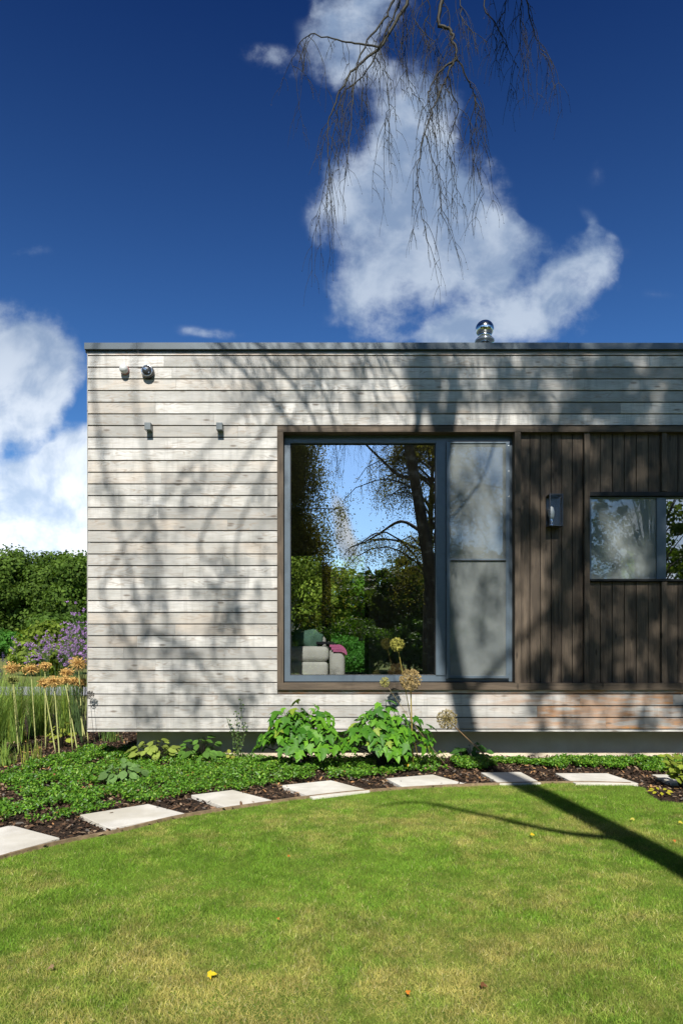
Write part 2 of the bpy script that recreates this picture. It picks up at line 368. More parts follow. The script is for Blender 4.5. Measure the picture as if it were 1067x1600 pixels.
def soil(nt):
    oc = objc(nt); n = noise(nt, oc, 35, 6, .7); m = noise(nt, oc, 4, 4, .6)
    c = MIX(nt, RNG(nt, n, .3, .7), (.020, .013, .009), (.075, .050, .035))
    c = MIX(nt, RNG(nt, m, .4, .7), c, MIX(nt, 1., c, (.6, .6, .6), 'MULTIPLY'))
    return PB(nt, c, .95, spec=.15, normal=bump(nt, n, 1.0, .03))
def stone_mat(nt):
    oc = objc(nt); n = noise(nt, oc, 5, 6, .65); m = noise(nt, oc, 120, 3, .6); l = noise(nt, oc, 1.5, 3)
    c = MIX(nt, RNG(nt, n, .35, .7), (.50, .48, .435), (.62, .60, .55))
    c = MIX(nt, MA(nt, 'MULTIPLY', RNG(nt, m, .6, .75), .35), c, (.36, .33, .28))
    c = MIX(nt, MA(nt, 'MULTIPLY', RNG(nt, l, .42, .62), .55), c, (.42, .39, .31))
    return PB(nt, c, .85, spec=.2, normal=bump(nt, m, .25, .003))
def render_mat(nt):
    oc = objc(nt); n = noise(nt, oc, 3, 6, .65); m = noise(nt, oc, 150, 3, .6)
    c = MIX(nt, RNG(nt, n, .35, .7), (.56, .48, .35), (.68, .59, .45))
    return PB(nt, c, .9, spec=.15, normal=bump(nt, m, .3, .003))
def bark(nt):
    oc = objc(nt); n = noise(nt, vmul(nt, oc, (14, 14, 4)), 1, 6, .7); p = noise(nt, vmul(nt, oc, (3, 3, 7)), 1, 4, .6)
    c = MIX(nt, RNG(nt, n, .35, .65), (.035, .028, .020), (.11, .09, .065))
    c = MIX(nt, MA(nt, 'MULTIPLY', RNG(nt, p, .52, .62), .5), c, (.30, .28, .24))
    return PB(nt, c, .85, spec=.2, normal=bump(nt, n, .6, .02))
def twig_mat(nt):
    n = noise(nt, objc(nt), 12, 3, .6)
    return PB(nt, MIX(nt, RNG(nt, n, .35, .65), (.006, .005, .003), (.022, .020, .008)), .65, spec=.35)
def fabric(col):
    def f(nt):
        oc = objc(nt); n = noise(nt, oc, 200, 2, .5); m = noise(nt, oc, 5, 3, .5)
        c = MIX(nt, RNG(nt, m, .3, .7), tuple(x * .85 for x in col), col)
        return PB(nt, c, .9, spec=.15, normal=bump(nt, n, .3, .002))
    return f
M = dict(
    silver=mat('silver_timber', silver_wood), darkv=mat('brown_stained_board', dark_wood('z')), darkh=mat('brown_stained_rail', dark_wood('x')),
    alu=mat('slate_blue_aluminium', plain((.080, .108, .135), .38, .0, .5, .08, 9, .02)),
    fascia=mat('anthracite_fascia', plain((.060, .078, .090), .40, .2, .5, .12, 4, .03)),
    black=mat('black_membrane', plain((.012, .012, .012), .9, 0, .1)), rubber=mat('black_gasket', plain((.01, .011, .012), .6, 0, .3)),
    glass=mat('window_glass', glass(.40, (.95, .97, .95))), glass2=mat('side_window_glass', glass(.40, (.75, .82, .80))), clear=mat('lantern_glass', glass(.01, (.95, .97, .97))),
    screen=mat('insect_screen', screen_mesh), screen2=mat('fine_screen', screen2), plaster=mat('interior_plaster', plain((.20, .195, .18), .9, 0, .1, .05)),
    floorw=mat('interior_floor', plain((.20, .145, .09), .5, 0, .4, .2, 3)), render=mat('cream_render', render_mat),
    lawn=mat('lawn_turf', lawn_ground), field=mat('meadow_turf', field_ground), soil=mat('bed_soil', soil), stone=mat('pale_sandstone', stone_mat),
    bark=mat('birch_bark', bark), twig=mat('twig_bark', twig_mat), leaf=mat('leaf', leaf_mat(.3, .5, .18)), broad=mat('broad_leaf', leaf_mat(.16, .5, .22)), dleaf=mat('tree_leaf', leaf_mat(.36, .6, .12, (1.5, 1.6, .6))),
    gloss=mat('glossy_leaf', leaf_mat(.25, .42, .3)), grass=mat('grass_blade', leaf_mat(.25, .6, .2, (1.3, 1.4, .7))), dry=mat('dry_plant', vcol(.8, .2, 0, 90, .1)),
    chip=mat('bark_chip', vcol(.9, .15)), steel=mat('polished_steel', plain((.62, .61, .58), .14, 1, .5, .06, 12, .05)),
    gun=mat('gunmetal_paint', plain((.13, .145, .145), .35, .3, .5, .08)), white=mat('white_plastic', plain((.50, .51, .51), .35, 0, .5, .03)),
    pink=mat('faded_red_plastic', plain((.35, .16, .15), .5)), darkp=mat('black_plastic', plain((.03, .03, .032), .3, 0, .5)), lens=mat('chrome_lens', plain((.5, .52, .52), .12, .9, .5)),
    edge=mat('edging_timber', plain((.20, .145, .085), .85, 0, .2, .3, 20, .3)), sofa=mat('grey_fabric', fabric((.60, .60, .57))), cush=mat('green_velvet', fabric((.10, .19, .15))),
    throw=mat('pink_wool', fabric((.62, .17, .36))), dcloth=mat('black_cloth', fabric((.02, .02, .03))), tarmac=mat('grey_path', plain((.30, .30, .33), .9, 0, .1, .1, 30, .3)),
    pot=mat('white_pot', plain((.6, .6, .56), .4)), picture=mat('dark_picture', plain((.04, .045, .04), .5, 0, .4, .6, 8)),
)

# ------------------------------------------------------------------ ground
def sheet(name, pts, z, m):
    b = MB(); b.poly([(p[0], p[1], z) for p in pts]); return tag(b.build(name, m), kind='structure')
sheet('field', [(-400, -300), (400, -300), (400, 600), (-400, 600)], -.020, M['field'])
EDGE_PX = [(0, 1345), (94, 1320), (189, 1301), (291, 1277), (420, 1257), (500, 1246), (579, 1238), (690, 1231), (793, 1227), (900, 1225), (985, 1227)]
EDGE = [G(*p) for p in EDGE_PX]
EDGE = [Vector((-2.3, -5.0, 0)), Vector((-2.28, -4.4, 0)), Vector((-2.15, -3.75, 0))] + EDGE[:] 
RIGHT = [Vector((2.44, -1.22, 0)), Vector((2.36, -1.45, 0)), G(1030, 1252), Vector((2.55, -1.80, 0)), Vector((3.1, -2.1, 0)), Vector((4.2, -2.3, 0)), Vector((7, -2.4, 0))]
def smooth_line(pts, k=6):
    o = []
    n = len(pts)
    for i in range(n - 1):
        p0, p1, p2, p3 = pts[max(i - 1, 0)], pts[i], pts[i + 1], pts[min(i + 2, n - 1)]
        for j in range(k):
            t = j / k
            o.append(.5 * ((2 * p1) + (p2 - p0) * t + (2 * p0 - 5 * p1 + 4 * p2 - p3) * t * t + (3 * p1 - p0 - 3 * p2 + p3) * t ** 3))
    o.append(pts[-1]); return o
EDGE_S = smooth_line(EDGE)
LAWN = EDGE_S + RIGHT + [Vector((20, -2.4, 0)), Vector((20, -45, 0)), Vector((-20, -45, 0)), Vector((-20, -5.2, 0)), Vector((-3.2, -5.2, 0))]
sheet('flower_bed', [(-9, -5.4), (9, -5.4), (9, 4.5), (3, 4.8), (-3.0, 4.8), (-9, 3.6)], -.008, M['soil'])
sheet('lawn', LAWN, 0.0, M['lawn'])
sheet('path', [(-30, 8.4), (-2.8, 8.4), (-2.8, 11.2), (-30, 11.6)], -.012, M['tarmac'])

def grass_blades():
    n = 1200000
    Z = (1.6 ** 1.1 + RG.random(n) * (6.3 ** 1.1 - 1.6 ** 1.1)) ** (1 / 1.1)
    x = (RG.random(n) * 2 - 1) * (.54 * Z + .45)
    Y = CAMY + Z
    k = in_poly(x, Y, [(p.x, p.y) for p in LAWN]); x, Y, Z = x[k], Y[k], Z[k]; n = len(x)
    big = vnoise(x, Y, .9, 1) * .6 + vnoise(x, Y, 2.6, 2) * .4; mid = vnoise(x, Y, 7, 3); sm = vnoise(x, Y, 22, 4)
    dry = np.clip((big * .75 + mid * .40 + sm * .30 - .66) * 1.9 + np.clip((4.4 - Z) / 4.5, -.15, .6) + RG.normal(0, .17, n), 0, 1)
    g = np.array([.135, .285, .026]); g2 = np.array([.245, .375, .040]); d = np.array([.48, .42, .125]); st = np.array([.60, .54, .27])
    t = RG.random(n)[:, None]
    col = (g * (1 - t) + g2 * t); col = col * (1 - dry[:, None]) + d * dry[:, None]
    s = (RG.random(n) < .02 + .08 * dry)[:, None]; col = np.where(s, st * (.6 + .5 * RG.random((n, 1))), col)
    col = col * (.55 + .80 * RG.random((n, 1))) * (.76 + .44 * vnoise(x, Y, 14, 6) + .18 * (vnoise(x, Y, 3.3, 8) - .5))[:, None]
    tall = vnoise(x, Y, 5, 9)
    L = (.0085 + .0105 * RG.random(n)) * (.7 + .7 * tall)
    nr = RG.normal(size=(n, 3)); nr[:, 2] = np.abs(nr[:, 2]) * .6 + .2
    tip = RG.normal(size=(n, 3)) * .75; tip[:, 2] = 1
    # narrow template: width is a fraction of the length
    tv = [(-.048, 0, 0), (.048, 0, 0), (.032, .62, 0), (0, 1, 0)]
    o = leaves('grass', tv, [(0, 1, 2, 3)], np.stack([x, Y, np.zeros(n)], 1), nr, tip, L * 1.15, col, M['grass'])
    tag(o, kind='stuff', label='short mown grass of the lawn, green with dry yellow patches', cat='grass')
grass_blades()

# timber edging
b = MB(); n = len(EDGE_S)
inn, outt = [], []
for i, p in enumerate(EDGE_S):
    t = (EDGE_S[min(i + 1, n - 1)] - EDGE_S[max(i - 1, 0)]).normalized(); s = Vector((-t.y, t.x, 0)); inn.append(p + s * .001); outt.append(p + s * .020)
for i in range(n - 1):
    z0, z1 = -.02, .022
    A, B_, Cc, Dd = inn[i], inn[i + 1], outt[i + 1], outt[i]
    b.poly([(A.x, A.y, z1), (B_.x, B_.y, z1), (Cc.x, Cc.y, z1), (Dd.x, Dd.y, z1)])
    b.poly([(A.x, A.y, z0), (B_.x, B_.y, z0), (B_.x, B_.y, z1), (A.x, A.y, z1)]); b.poly([(Dd.x, Dd.y, z0), (Cc.x, Cc.y, z0), (Cc.x, Cc.y, z1), (Dd.x, Dd.y, z1)])
tag(b.build('lawn_edging', M['edge']), 'thin curved timber edging strip between the lawn and the bark mulch', 'lawn edging')

# paving stones
STONES = [([(18, 1289), (94, 1309), (0, 1336), (-78, 1312)], 'square pale stone slab at the left end of the path, cut by the photo edge'),
          ([(125, 1273), (232, 1256), (290, 1271), (171, 1294)], 'large pale stone slab below the left-hand ground cover, second from the left'),
          ([(299, 1242), (364, 1234), (425, 1250), (356, 1262)], 'pale stone slab third from the left, ground cover creeping on its left corner'),
          ([(438, 1227), (517, 1219), (578, 1235), (489, 1246)], 'pale stone slab just in front of the left leafy shrub'),
          ([(603, 1216), (676, 1210), (726, 1224), (630, 1230)], 'pale stone slab just in front of the right leafy shrub'),
          ([(751, 1207), (813, 1206), (845, 1223), (780, 1224)], 'narrow stone slab crossed by the tree trunk shadow'),
          ([(867, 1208), (948, 1208), (997, 1224), (899, 1224)], 'pale stone slab second from the right with bark chips on both sides'),
          ([(1017, 1210), (1085, 1210), (1128, 1223), (1048, 1223)], 'stone slab at the right end half hidden behind the young yellow green plant')]
for px, lab in STONES:
    b = MB(); pts = [G(a, c, .018) for a, c in px]
    cen = sum(pts, Vector()) / 4
    o = b.prism([(p.x, p.y) for p in pts][::-1], -.015, .018).build('paving_stone', M['stone'], None, bevel=.004)
    tag(o, lab, 'paving stone', 'pale stepping stones along the lawn edge')
STONE_POLYS = [[(G(a, c, .018).x, G(a, c, .018).y) for a, c in px] for px, _ in STONES]

def mulch():
    n = 60000
    x = RG.uniform(-4.2, 4.2, n); Y = RG.uniform(-4.4, 2.2, n)
    k = ~in_poly(x, Y, [(p.x, p.y) for p in LAWN]) & ~((x > -2.1) & (Y > .3)) & (np.abs(x) < .62 * (Y - CAMY) + .3)
    for sp in STONE_POLYS: k &= ~(in_poly(x, Y, sp) & (RG.random(n) > .004))
    x, Y = x[k], Y[k]; n = len(x)
    pal = np.array([(.055, .032, .020), (.10, .060, .036), (.16, .10, .062), (.26, .19, .125), (.035, .022, .016), (.13, .115, .10), (.30, .16, .07)])
    col = pal[RG.choice(len(pal), n, p=[.22, .26, .21, .10, .12, .06, .03])] * (.7 + .6 * RG.random((n, 1)))
    # a drift of tan dead leaves by the wall on the right
    dr = vnoise(x, Y, 4, 21) > .68
    col[dr & (RG.random(n) < .16)] = (.42, .24, .10)
    nr = RG.normal(size=(n, 3)) * .45; nr[:, 2] = 1; tip = rand_dirs(n); tip[:, 2] *= .35
    ins = np.zeros(n, bool)
    for sp in STONE_POLYS: ins |= in_poly(x, Y, sp)
    z = np.where(ins, .021, .002 + .014 * RG.random(n))
    tv = [(-.22, 0, 0), (.18, .03, .02), (.22, .55, .08), (.1, 1, .02), (-.14, .92, 0), (-.24, .4, .06)]
    o = leaves('bark_mulch', tv, [(0, 1, 2, 3, 4, 5)], np.stack([x, Y, z], 1), nr, tip, .014 + .030 * RG.random(n) ** 1.6, col, M['chip'])
    tag(o, 'brown bark chip mulch strewn round the stepping stones and plants', 'bark mulch', kind='stuff')
mulch()

def ground_cover():
    regs = [([(0, 1212), (30, 1205), (60, 1196), (110, 1180), (150, 1172), (203, 1176), (300, 1186), (420, 1188), (560, 1190), (700, 1186), (700, 1200), (620, 1211), (560, 1220), (450, 1222), (410, 1230), (345, 1248), (290, 1247), (215, 1259), (130, 1273), (110, 1280), (0, 1288), (-120, 1290), (-200, 1220)], 62000, 1.0),
            ([(690, 1192), (800, 1189), (1010, 1192), (1080, 1190), (1085, 1206), (1010, 1204), (940, 1200), (905, 1203), (850, 1199), (790, 1196), (740, 1203), (690, 1204)], 26000, .95)]
    X, Yy, H = [], [], []
    for px, n, hs in regs:
        pl = [(G(a, c).x, G(a, c).y) for a, c in px]
        xs = [p[0] for p in pl]; ys = [p[1] for p in pl]
        x = RG.uniform(min(xs) - .1, max(xs) + .1, n * 3); y = RG.uniform(min(ys) - .1, max(ys) + .1, n * 3)
        jx = x + .09 * (vnoise(x, y, 9, 31) - .5) * 2; jy = y + .10 * (vnoise(x, y, 9, 32) - .5) * 2
        k = in_poly(jx, jy, pl); x, y = x[k][:n], y[k][:n]
        dens = vnoise(x, y, 6, 33); k = dens > .20 + .16 * RG.random(len(x)); x, y = x[k], y[k]
        X.append(x); Yy.append(y); H.append(np.full(len(x), hs))
    x = np.concatenate(X); y = np.concatenate(Yy); hs = np.concatenate(H)
    ok = np.ones(len(x), bool)
    for sp in STONE_POLYS: ok &= ~in_poly(x, y, sp)
    x, y, hs = x[ok], y[ok], hs[ok]; n = len(x)
    mound = (.015 + .060 * vnoise(x, y, 3.5, 34) + .03 * vnoise(x, y, 12, 35)) * hs
    z = mound * (.25 + .75 * RG.random(n) ** .5)
    nr = RG.normal(size=(n, 3)) * .9; nr[:, 2] = np.abs(nr[:, 2]) + .4; nr[:, 1] -= .2; tip = rand_dirs(n)
    base = np.array([(.080, .20, .016), (.13, .275, .022), (.045, .12, .011), (.21, .33, .035)])
    col = base[RG.choice(4, n, p=[.4, .3, .2, .1])] * (.7 + .6 * RG.random((n, 1)))
    br = (RG.random(n) < .006); col[br] = (.22, .09, .04)
    o = leaves('ground_cover', OVAL[0], OVAL[1], np.stack([x, y, z], 1), nr, tip, .016 + .014 * RG.random(n), col, M['gloss'])
    tag(o, 'dense low carpet of small glossy green leaves along the foot of the house', 'ground cover', kind='stuff')
ground_cover()

# ------------------------------------------------------------------ house
XL, XR, YB = WX(137), 7.0, 4.7
house = thing('house', (0, 0, 0), 'single storey timber clad house with flat roof, silvery boards and large picture window', 'house')
ROWS = [(547.5, 554.4)] + [(554.4 + 18.25 * k, 554.4 + 18.25 * (k + 1)) for k in range(32)]
b = MB(); rr = random.Random(5)
def board_run(x0, x1, zt, zb, org=0.0, stain=()):
    x = x0
    while x < x1 - .01:
        L = rr.choice([1.1, 1.7, 2.3, 2.9]) * rr.uniform(.8, 1.2)
        if x == x0: L *= rr.uniform(.3, 1)
        e = min(x + L, x1)
        if x1 - e < .35: e = x1
        g = org
        for (sx, amt) in stain:
            if x < sx < e: g = max(g, amt)
        tone = rr.random() ** .7; br = rr.random() ** 2.0
        b.cur = (tone, g, br)
        i = len(b.v); t = zt - .0105; y0, y1 = 0.0, .006
        xx0, xx1 = x + .0006, e - .0006
        # bevelled front: lower edge proud, upper edge set back under the board above
        b.v += [(xx0, y0, zb), (xx1, y0, zb), (xx1, y1, t), (xx0, y1, t), (xx0, .0255, zb), (xx1, .0255, zb), (xx1, .0255, t), (xx0, .0255, t)]
        for q in ((0, 1, 2, 3), (4, 7, 6, 5), (0, 4, 5, 1), (3, 2, 6, 7), (1, 5, 6, 2), (0, 3, 7, 4)): b.face(tuple(i + j for j in q))
        x = e
xw = WX(433.5)
for k, (ya, yb) in enumerate(ROWS):
    zt, zb = WZ(ya), WZ(yb)
    if yb < 664.5: board_run(XL + .004, XR, zt, zb, org=.45 if k == 0 else 0)
    elif ya < 1064: board_run(XL + .004, xw, zt, zb, org=.0)
    elif ya < 1066: board_run(XL + .004, xw, zt, zb)
    else: board_run(XL + .004, XR, zt, zb, stain=((3.0, 1.0), (2.2, .8)) if k > 29 else ())
b.cur = (.8, .95, .9); b.box(xw + .001, XR, .002, .024, WZ(1083.2), WZ(1078.2), (.8, 1.0, .9))
b.build('cladding', M['silver'], house, recalc=False)
# side cladding (left flank)
b = MB()
for ya, yb in ROWS:
    y = .028
    while y < YB - .02:
        e = min(y + rr.uniform(1.2, 2.6), YB - .01); b.box(XL, XL + .02, y, e - .001, WZ(yb), WZ(ya) - .0055, (rr.random(), 0, rr.random() ** 2)); y = e
b.build('side_cladding', M['silver'], house)
b = MB()   # drip trim below the boards, corner trim
b.box(XL, XR, -.004, .05, WZ(1143), WZ(1140.3), (.9, 0, .1)); b.build('drip_trim', M['silver'], house); b = MB(); b.box(XL - .002, XL + .0035, -.001, .03, WZ(1139), WZ(548), (.4, 0, .3))
b.build('corner_trim', M['silver'], house)
# dark wall structure behind boards
O = dict(bx0=WX(443), bx1=WX(803.5), bz0=WZ(1066.5), bz1=WZ(675.5), rx0=WX(922), rx1=4.6, rz0=WZ(904.5), rz1=WZ(775))
b = MB(); zlo, zhi = WZ(1139), 4.0
def shell(b, y0, y1):
    b.box(XL + .03, O['bx0'], y0, y1, zlo, zhi); b.box(O['bx0'], XR, y0, y1, O['bz1'], zhi); b.box(O['bx0'], XR, y0, y1, zlo, O['bz0'])
    b.box(O['bx1'], O['rx0'], y0, y1, O['bz0'], O['bz1']); b.box(O['rx0'], O['rx1'], y0, y1, O['rz1'], O['bz1']); b.box(O['rx0'], O['rx1'], y0, y1, O['bz0'], O['rz0'])
    b.box(O['rx1'], XR, y0, y1, O['bz0'], O['bz1'])
shell(b, .075, .23)
b.box(XL + .03, xw - .002, .026, .075, zlo, zhi); b.box(xw - .002, XR, .026, .075, O['bz1'] + .03, zhi); b.box(xw - .002, XR, .026, .075, zlo, O['bz0'] - .04)
b.build('wall', M['black'], house)
b = MB(); shell(b, .232, .25)
# back opening and small rear window, side walls, ceiling, partition
BX0, BX1, BZ0, BZ1 = -2.05, .44, .62, 2.60
SX0, SX1, SZ0, SZ1 = 4.50, 4.80, 1.2, 2.66
b.box(XL + .03, XL + .2, .25, YB - .1, .33, 4.0); b.box(XR - .2, XR, .25, YB - .1, .33, 4.0)
b.box(1.95, 2.05, .251, 4.49, .60, 3.25)
for (a0, a1, c0, c1) in ((XL + .2, BX0, .33, 4.0), (BX0, BX1, BZ1, 4.0), (BX0, BX1, .33, BZ0), (BX1, SX0, .33, 4.0), (SX0, SX1, .33, SZ0), (SX0, SX1, SZ1, 4.0), (SX1, XR - .2, .33, 4.0)):
    b.box(a0, a1, 4.5, 4.68, c0, c1)
b.box(XL + .2, XR - .2, .25, 4.5, 3.25, 3.35)
b.build('interior_wall', M['plaster'], house)
MB().box(XL + .2, XR - .2, .25, 4.5, .50, .60).build('floor', M['floorw'], house)
MB().box(XL + .03, XR, .05, YB, .33, .40).build('floor_slab', M['black'], house)
# plinth
MB().box(-2.08, XR - .3, .29, YB - .3, -.05, .33).build('plinth', M['render'], house)
# roof with fascia and flue
roof = MB().box(XL - .02, XR + .02, 0.0, YB + .02, 4.001, 4.055).build('roof', M['fascia'], house)
b = MB(); fx = [XL - .018, WX(216), 2.2, 3.32, XR + .02]
for i in range(4):
    dz = (.004, .008, 0, .003)[i]
    b.box(fx[i] + (.0012 if i else 0), fx[i + 1] - .0012, -.035, -.002, 4.018, 4.078 + dz * .3)
    b.box(fx[i] + (.0012 if i else 0), fx[i + 1] - .0012, -.033, .06, 4.0565, 4.076 + dz * .3)
b.build('fascia', M['fascia'], roof)
cc = (1.64, 1.2, 0)
fl = MB().lathe(cc, [(.055, 4.05), (.055, 4.63), (.0, 4.63)], 24).build('flue_pipe', M['steel'], roof, smooth=True)
b = MB(); b.lathe(cc, [(.055, 4.60), (.108, 4.612), (.112, 4.625), (.085, 4.655), (.075, 4.66)], 28); b.build('cowl_skirt', M['lens'], roof, smooth=True)
pr = [(.070, 4.655), (.078, 4.67), (.078, 4.685), (.070, 4.69)] + [(.104 * math.cos(a), 4.757 + .098 * math.sin(a)) for a in np.linspace(-.80, 1.5, 16)] + [(0, 4.856)]
MB().lathe(cc, pr, 32).build('chimney_cowl', M['steel'], roof, smooth=True)

# timber frames around the glazing
b = MB()
def R(): return (rr.random(), 0, rr.random())
zt0, zt1 = WZ(676), WZ(667.2); zb0, zb1 = WZ(1077.5), WZ(1067)
MB().box(xw, XR, -.030, .10, zt0, zt1, R()).build('timber_rail', M['darkh'], house)
MB().box(xw, XR, -.034, .10, zb0, zb1, R()).build('timber_rail', M['darkh'], house)
for a_, c_, y0_, y1_, z0_, z1_ in ((xw, WX(443), -.028, .16, zb1, zt0), (WX(803), WX(812), -.026, .14, zb1, zt0), (WX(912), WX(920.5), -.010, .07, zb1, zt0),
        (WX(1033), WX(1041), -.008, .07, WZ(768), zt0), (WX(1033), WX(1041), -.008, .07, zb1, WZ(909)), (WX(1160), WX(1168), -.008, .07, zb1, zt0)):
    MB().box(a_, c_, y0_, y1_, z0_ + .001, z1_ - .001, R()).build('timber_post', M['darkv'], house)
b = MB()
def vboards(x0, x1, n, z0, z1, y=.030):
    w = (x1 - x0) / n
    for i in range(n):
        dy = rr.uniform(0, .006); b.box(x0 + i * w + .0035, x0 + (i + 1) * w - .0035, y + dy, y + dy + .022, z0, z1, R())
vboards(WX(812), WX(912), 6, zb1 + .001, zt0 - .001)
vboards(WX(920.5), WX(1033), 6, WZ(768) + .001, zt0 - .001); vboards(WX(1041), WX(1160), 6, WZ(768) + .001, zt0 - .001)
vboards(WX(920.5), WX(1033), 6, zb1 + .001, WZ(909) - .001); vboards(WX(1041), WX(1160), 6, zb1 + .001, WZ(909) - .001)
vboards(WX(1168), XR, 22, zb1 + .001, zt0 - .001)
b.box(WX(812), WX(921), .068, .0745, zb1, zt0, (0, 0, 0))
b.build('vertical_cladding', M['darkv'], house)

# big window
def frame(b, x0, x1, z0, z1, w, y0, y1, wb=None, wt=None):
    wb = wb or w; wt = wt or w
    b.box(x0, x0 + w, y0, y1, z0, z1); b.box(x1 - w, x1, y0, y1, z0, z1)
    b.box(x0 + w, x1 - w, y0 + .001, y1, z0, z0 + wb); b.box(x0 + w, x1 - w, y0 + .001, y1, z1 - wt, z1)
b = MB(); wx0, wx1, wz0, wz1 = O['bx0'] + .004, O['bx1'] - .004, O['bz0'] + .006, WZ(681)
b.box(wx0, wx0 + .055, .085, .19, wz0, wz1); b.box(wx1 - .03, wx1, .085, .19, wz0, wz1)
b.box(WX(682.5), WX(698), .075, .19, wz0 + .0605, wz1 - .045); b.box(wx0 + .055, wx1 - .03, .086, .19, wz0, wz0 + .06); b.box(wx0 + .055, wx1 - .03, .086, .19, wz1 - .044, wz1)
b.box(wx0, wx1, .10, .19, wz1 + .001, O['bz1'])
win = b.build('picture_window', M['alu'], house, bevel=0)
gx0, gx1, gz0, gz1 = wx0 + .055, WX(682.5), wz0 + .06, wz1 - .044
b = MB(); frame(b, gx0, gx1, gz0, gz1, .006, .112, .15); b.build('gasket', M['rubber'], win)
MB().poly([(gx0, .13, gz0), (gx1, .13, gz0), (gx1, .13, gz1), (gx0, .13, gz1)]).build('pane', M['glass'], win, recalc=False)
# sliding panel with insect screen
sx0, sx1, sz0, sz1 = WX(698.5), WX(797.5), WZ(1061.5), WZ(686.5)
b = MB(); frame(b, sx0, sx1, sz0, sz1, .034, .050, .072, .030, .022); b.box(sx0 + .034, sx1 - .034, .049, .070, WZ(874.6), WZ(872.2))
sp = b.build('sliding_screen', M['alu'], house)
for a_ in ((sx0 + .01, sx1 - .006, .047, .0495, sz0 + .004, sz0 + .010), (sx0 + .004, sx1 - .004, .047, .0495, sz1 - .006, sz1 - .002), (sx0 + .036, sx1 - .036, .046, .0485, WZ(875.4), WZ(874.2))):
    MB().box(*a_).build('screen_gasket', M['rubber'], sp)
MB().poly([(sx0 + .034, .062, sz0 + .03), (sx1 - .034, .062, sz0 + .03), (sx1 - .034, .062, sz1 - .022), (sx0 + .034, .062, sz1 - .022)]).build('insect_screen', M['screen'], sp, recalc=False)
for i in range(10):
    MB().lathe((sx1 - .009, .0495, sz0 + .05 + i * (sz1 - sz0 - .1) / 9), [(.0, .003), (.004, .002), (.004, 0)], 8, 'y').build('screw', M['lens'], sp)
MB().poly([(sx0 - .01, .125, gz0), (wx1 - .03, .125, gz0), (wx1 - .03, .125, gz1), (sx0 - .01, .125, gz1)]).build('sliding_pane', M['glass'], house, recalc=False)
# right hand ribbon window
b = MB(); rx0, rx1, rz0, rz1 = O['rx0'] + .002, O['rx1'], O['rz0'], O['rz1'] - .012
b.box(rx0 + .001, rx0 + .018, .032, .16, rz0, rz1); b.box(WX(1028), WX(1036), .030, .16, rz0, rz1); b.box(WX(1036.3), WX(1043), .040, .16, rz0, rz1); b.box(WX(1150), WX(1158), .03, .16, rz0, rz1)
b.box(rx0 + .001, rx1, .045, .16, rz1 - .001, rz1 + .011)
rw = b.build('ribbon_window', M['alu'], house)
b = MB(); b.box(rx0 - .006, rx1, -.012, .10, rz0 - .022, rz0 - .001); b.box(rx0 - .006, rx1, .000, .10, WZ(774.5), WZ(768.5)); b.build('sill', M['rubber'], rw)  # upper black bar stands in for the dark shadow at the lintel
b = MB()
for a0, a1 in ((rx0 + .018, WX(1028)), (WX(1043), WX(1150)), (WX(1158), rx1)): b.poly([(a0, .075, rz0), (a1, .075, rz0), (a1, .075, rz1), (a0, .075, rz1)])
b.build('side_pane', M['glass2'], rw, recalc=False)
MB().poly([(rx0 + .018, .055, rz0), (WX(1028), .055, rz0), (WX(1028), .055, rz1), (rx0 + .018, .055, rz1)]).build('insect_screen', M['screen2'], rw, recalc=False)
# roller blind half lowered and an inner door frame behind the ribbon window
MB().box(rx0 + .03, WX(972), .30, .305, 1.6, 2.55).build('curtain', mat('grey_voile', lambda nt: NN(nt, 'ShaderNodeMixShader', {0: .55, 1: NN(nt, 'ShaderNodeBsdfTransparent').outputs[0], 2: NN(nt, 'ShaderNodeBsdfDiffuse', {'Color': (.22, .26, .27, 1)}).outputs[0]}).outputs[0]), rw)
b = MB(); frame(b, SX0 - .05, SX1 + .05, SZ0, SZ1 + .05, .04, 4.44, 4.499); b.build('rear_window_frame', M['pot'], house)
# rear sliding door
b = MB(); b.box(-.316, -.171, 4.50, 4.62, BZ0, BZ1); b.box(BX1 - .065, BX1, 4.50, 4.62, BZ0, BZ1); b.box(BX0, BX1, 4.49, 4.62, BZ0, BZ0 + .045); b.box(BX0, BX1, 4.49, 4.62, BZ1 - .04, BZ1); b.box(-.171, BX1 - .065, 4.53, 4.58, 1.70, 1.725)
rd = b.build('rear_door', M['rubber'], house)
MB().box(-.21, -.195, 4.47, 4.49, 1.38, 1.52).build('handle', M['lens'], rd)

# ------------------------------------------------------------------ fittings on the wall
def spotlight(cx, cz, lab):
    t = thing('wall_spotlight', (cx, 0, cz), lab, 'wall light', 'small square grey lights high on the boards')
    w, h, d = .029, .035, .085
    MB().box(cx - .022, cx + .022, -.004, .004, cz - .028, cz + .028).build('back_plate', M['gun'], t)
    b = MB(); b.box(cx - w, cx + w, -d, -.004, cz - h, cz + h); b.build('body', M['gun'], t, bevel=.0025)
    MB().box(cx - w + .008, cx + w - .008, -d + .012, -.012, cz - h - .002, cz - h - .0005).build('lens', M['clear'], t)
spotlight(WX(234.5), WZ(669.5), 'small square grey wall light nearer the left corner of the house')
spotlight(WX(345), WZ(669.5), 'small square grey wall light nearer the big window')
cx, cz = WX(196), WZ(579)
t = thing('motion_sensor', (cx, 0, cz), 'round white dome sensor with reddish rim at the top left of the wall', 'sensor')
MB().lathe((cx, 0, cz), [(0, -.005), (.043, -.005), (.043, .022), (.038, .028)], 28, 'y').build('base_ring', M['pink'], t, smooth=False)
MB().lathe((cx, 0, cz - .002), [(.039, .022), (.041, .045)] + [(.041 * math.cos(a), .050 + .040 * math.sin(a)) for a in np.linspace(0, 1.57, 9)], 28, 'y').build('dome', M['white'], t, smooth=True)
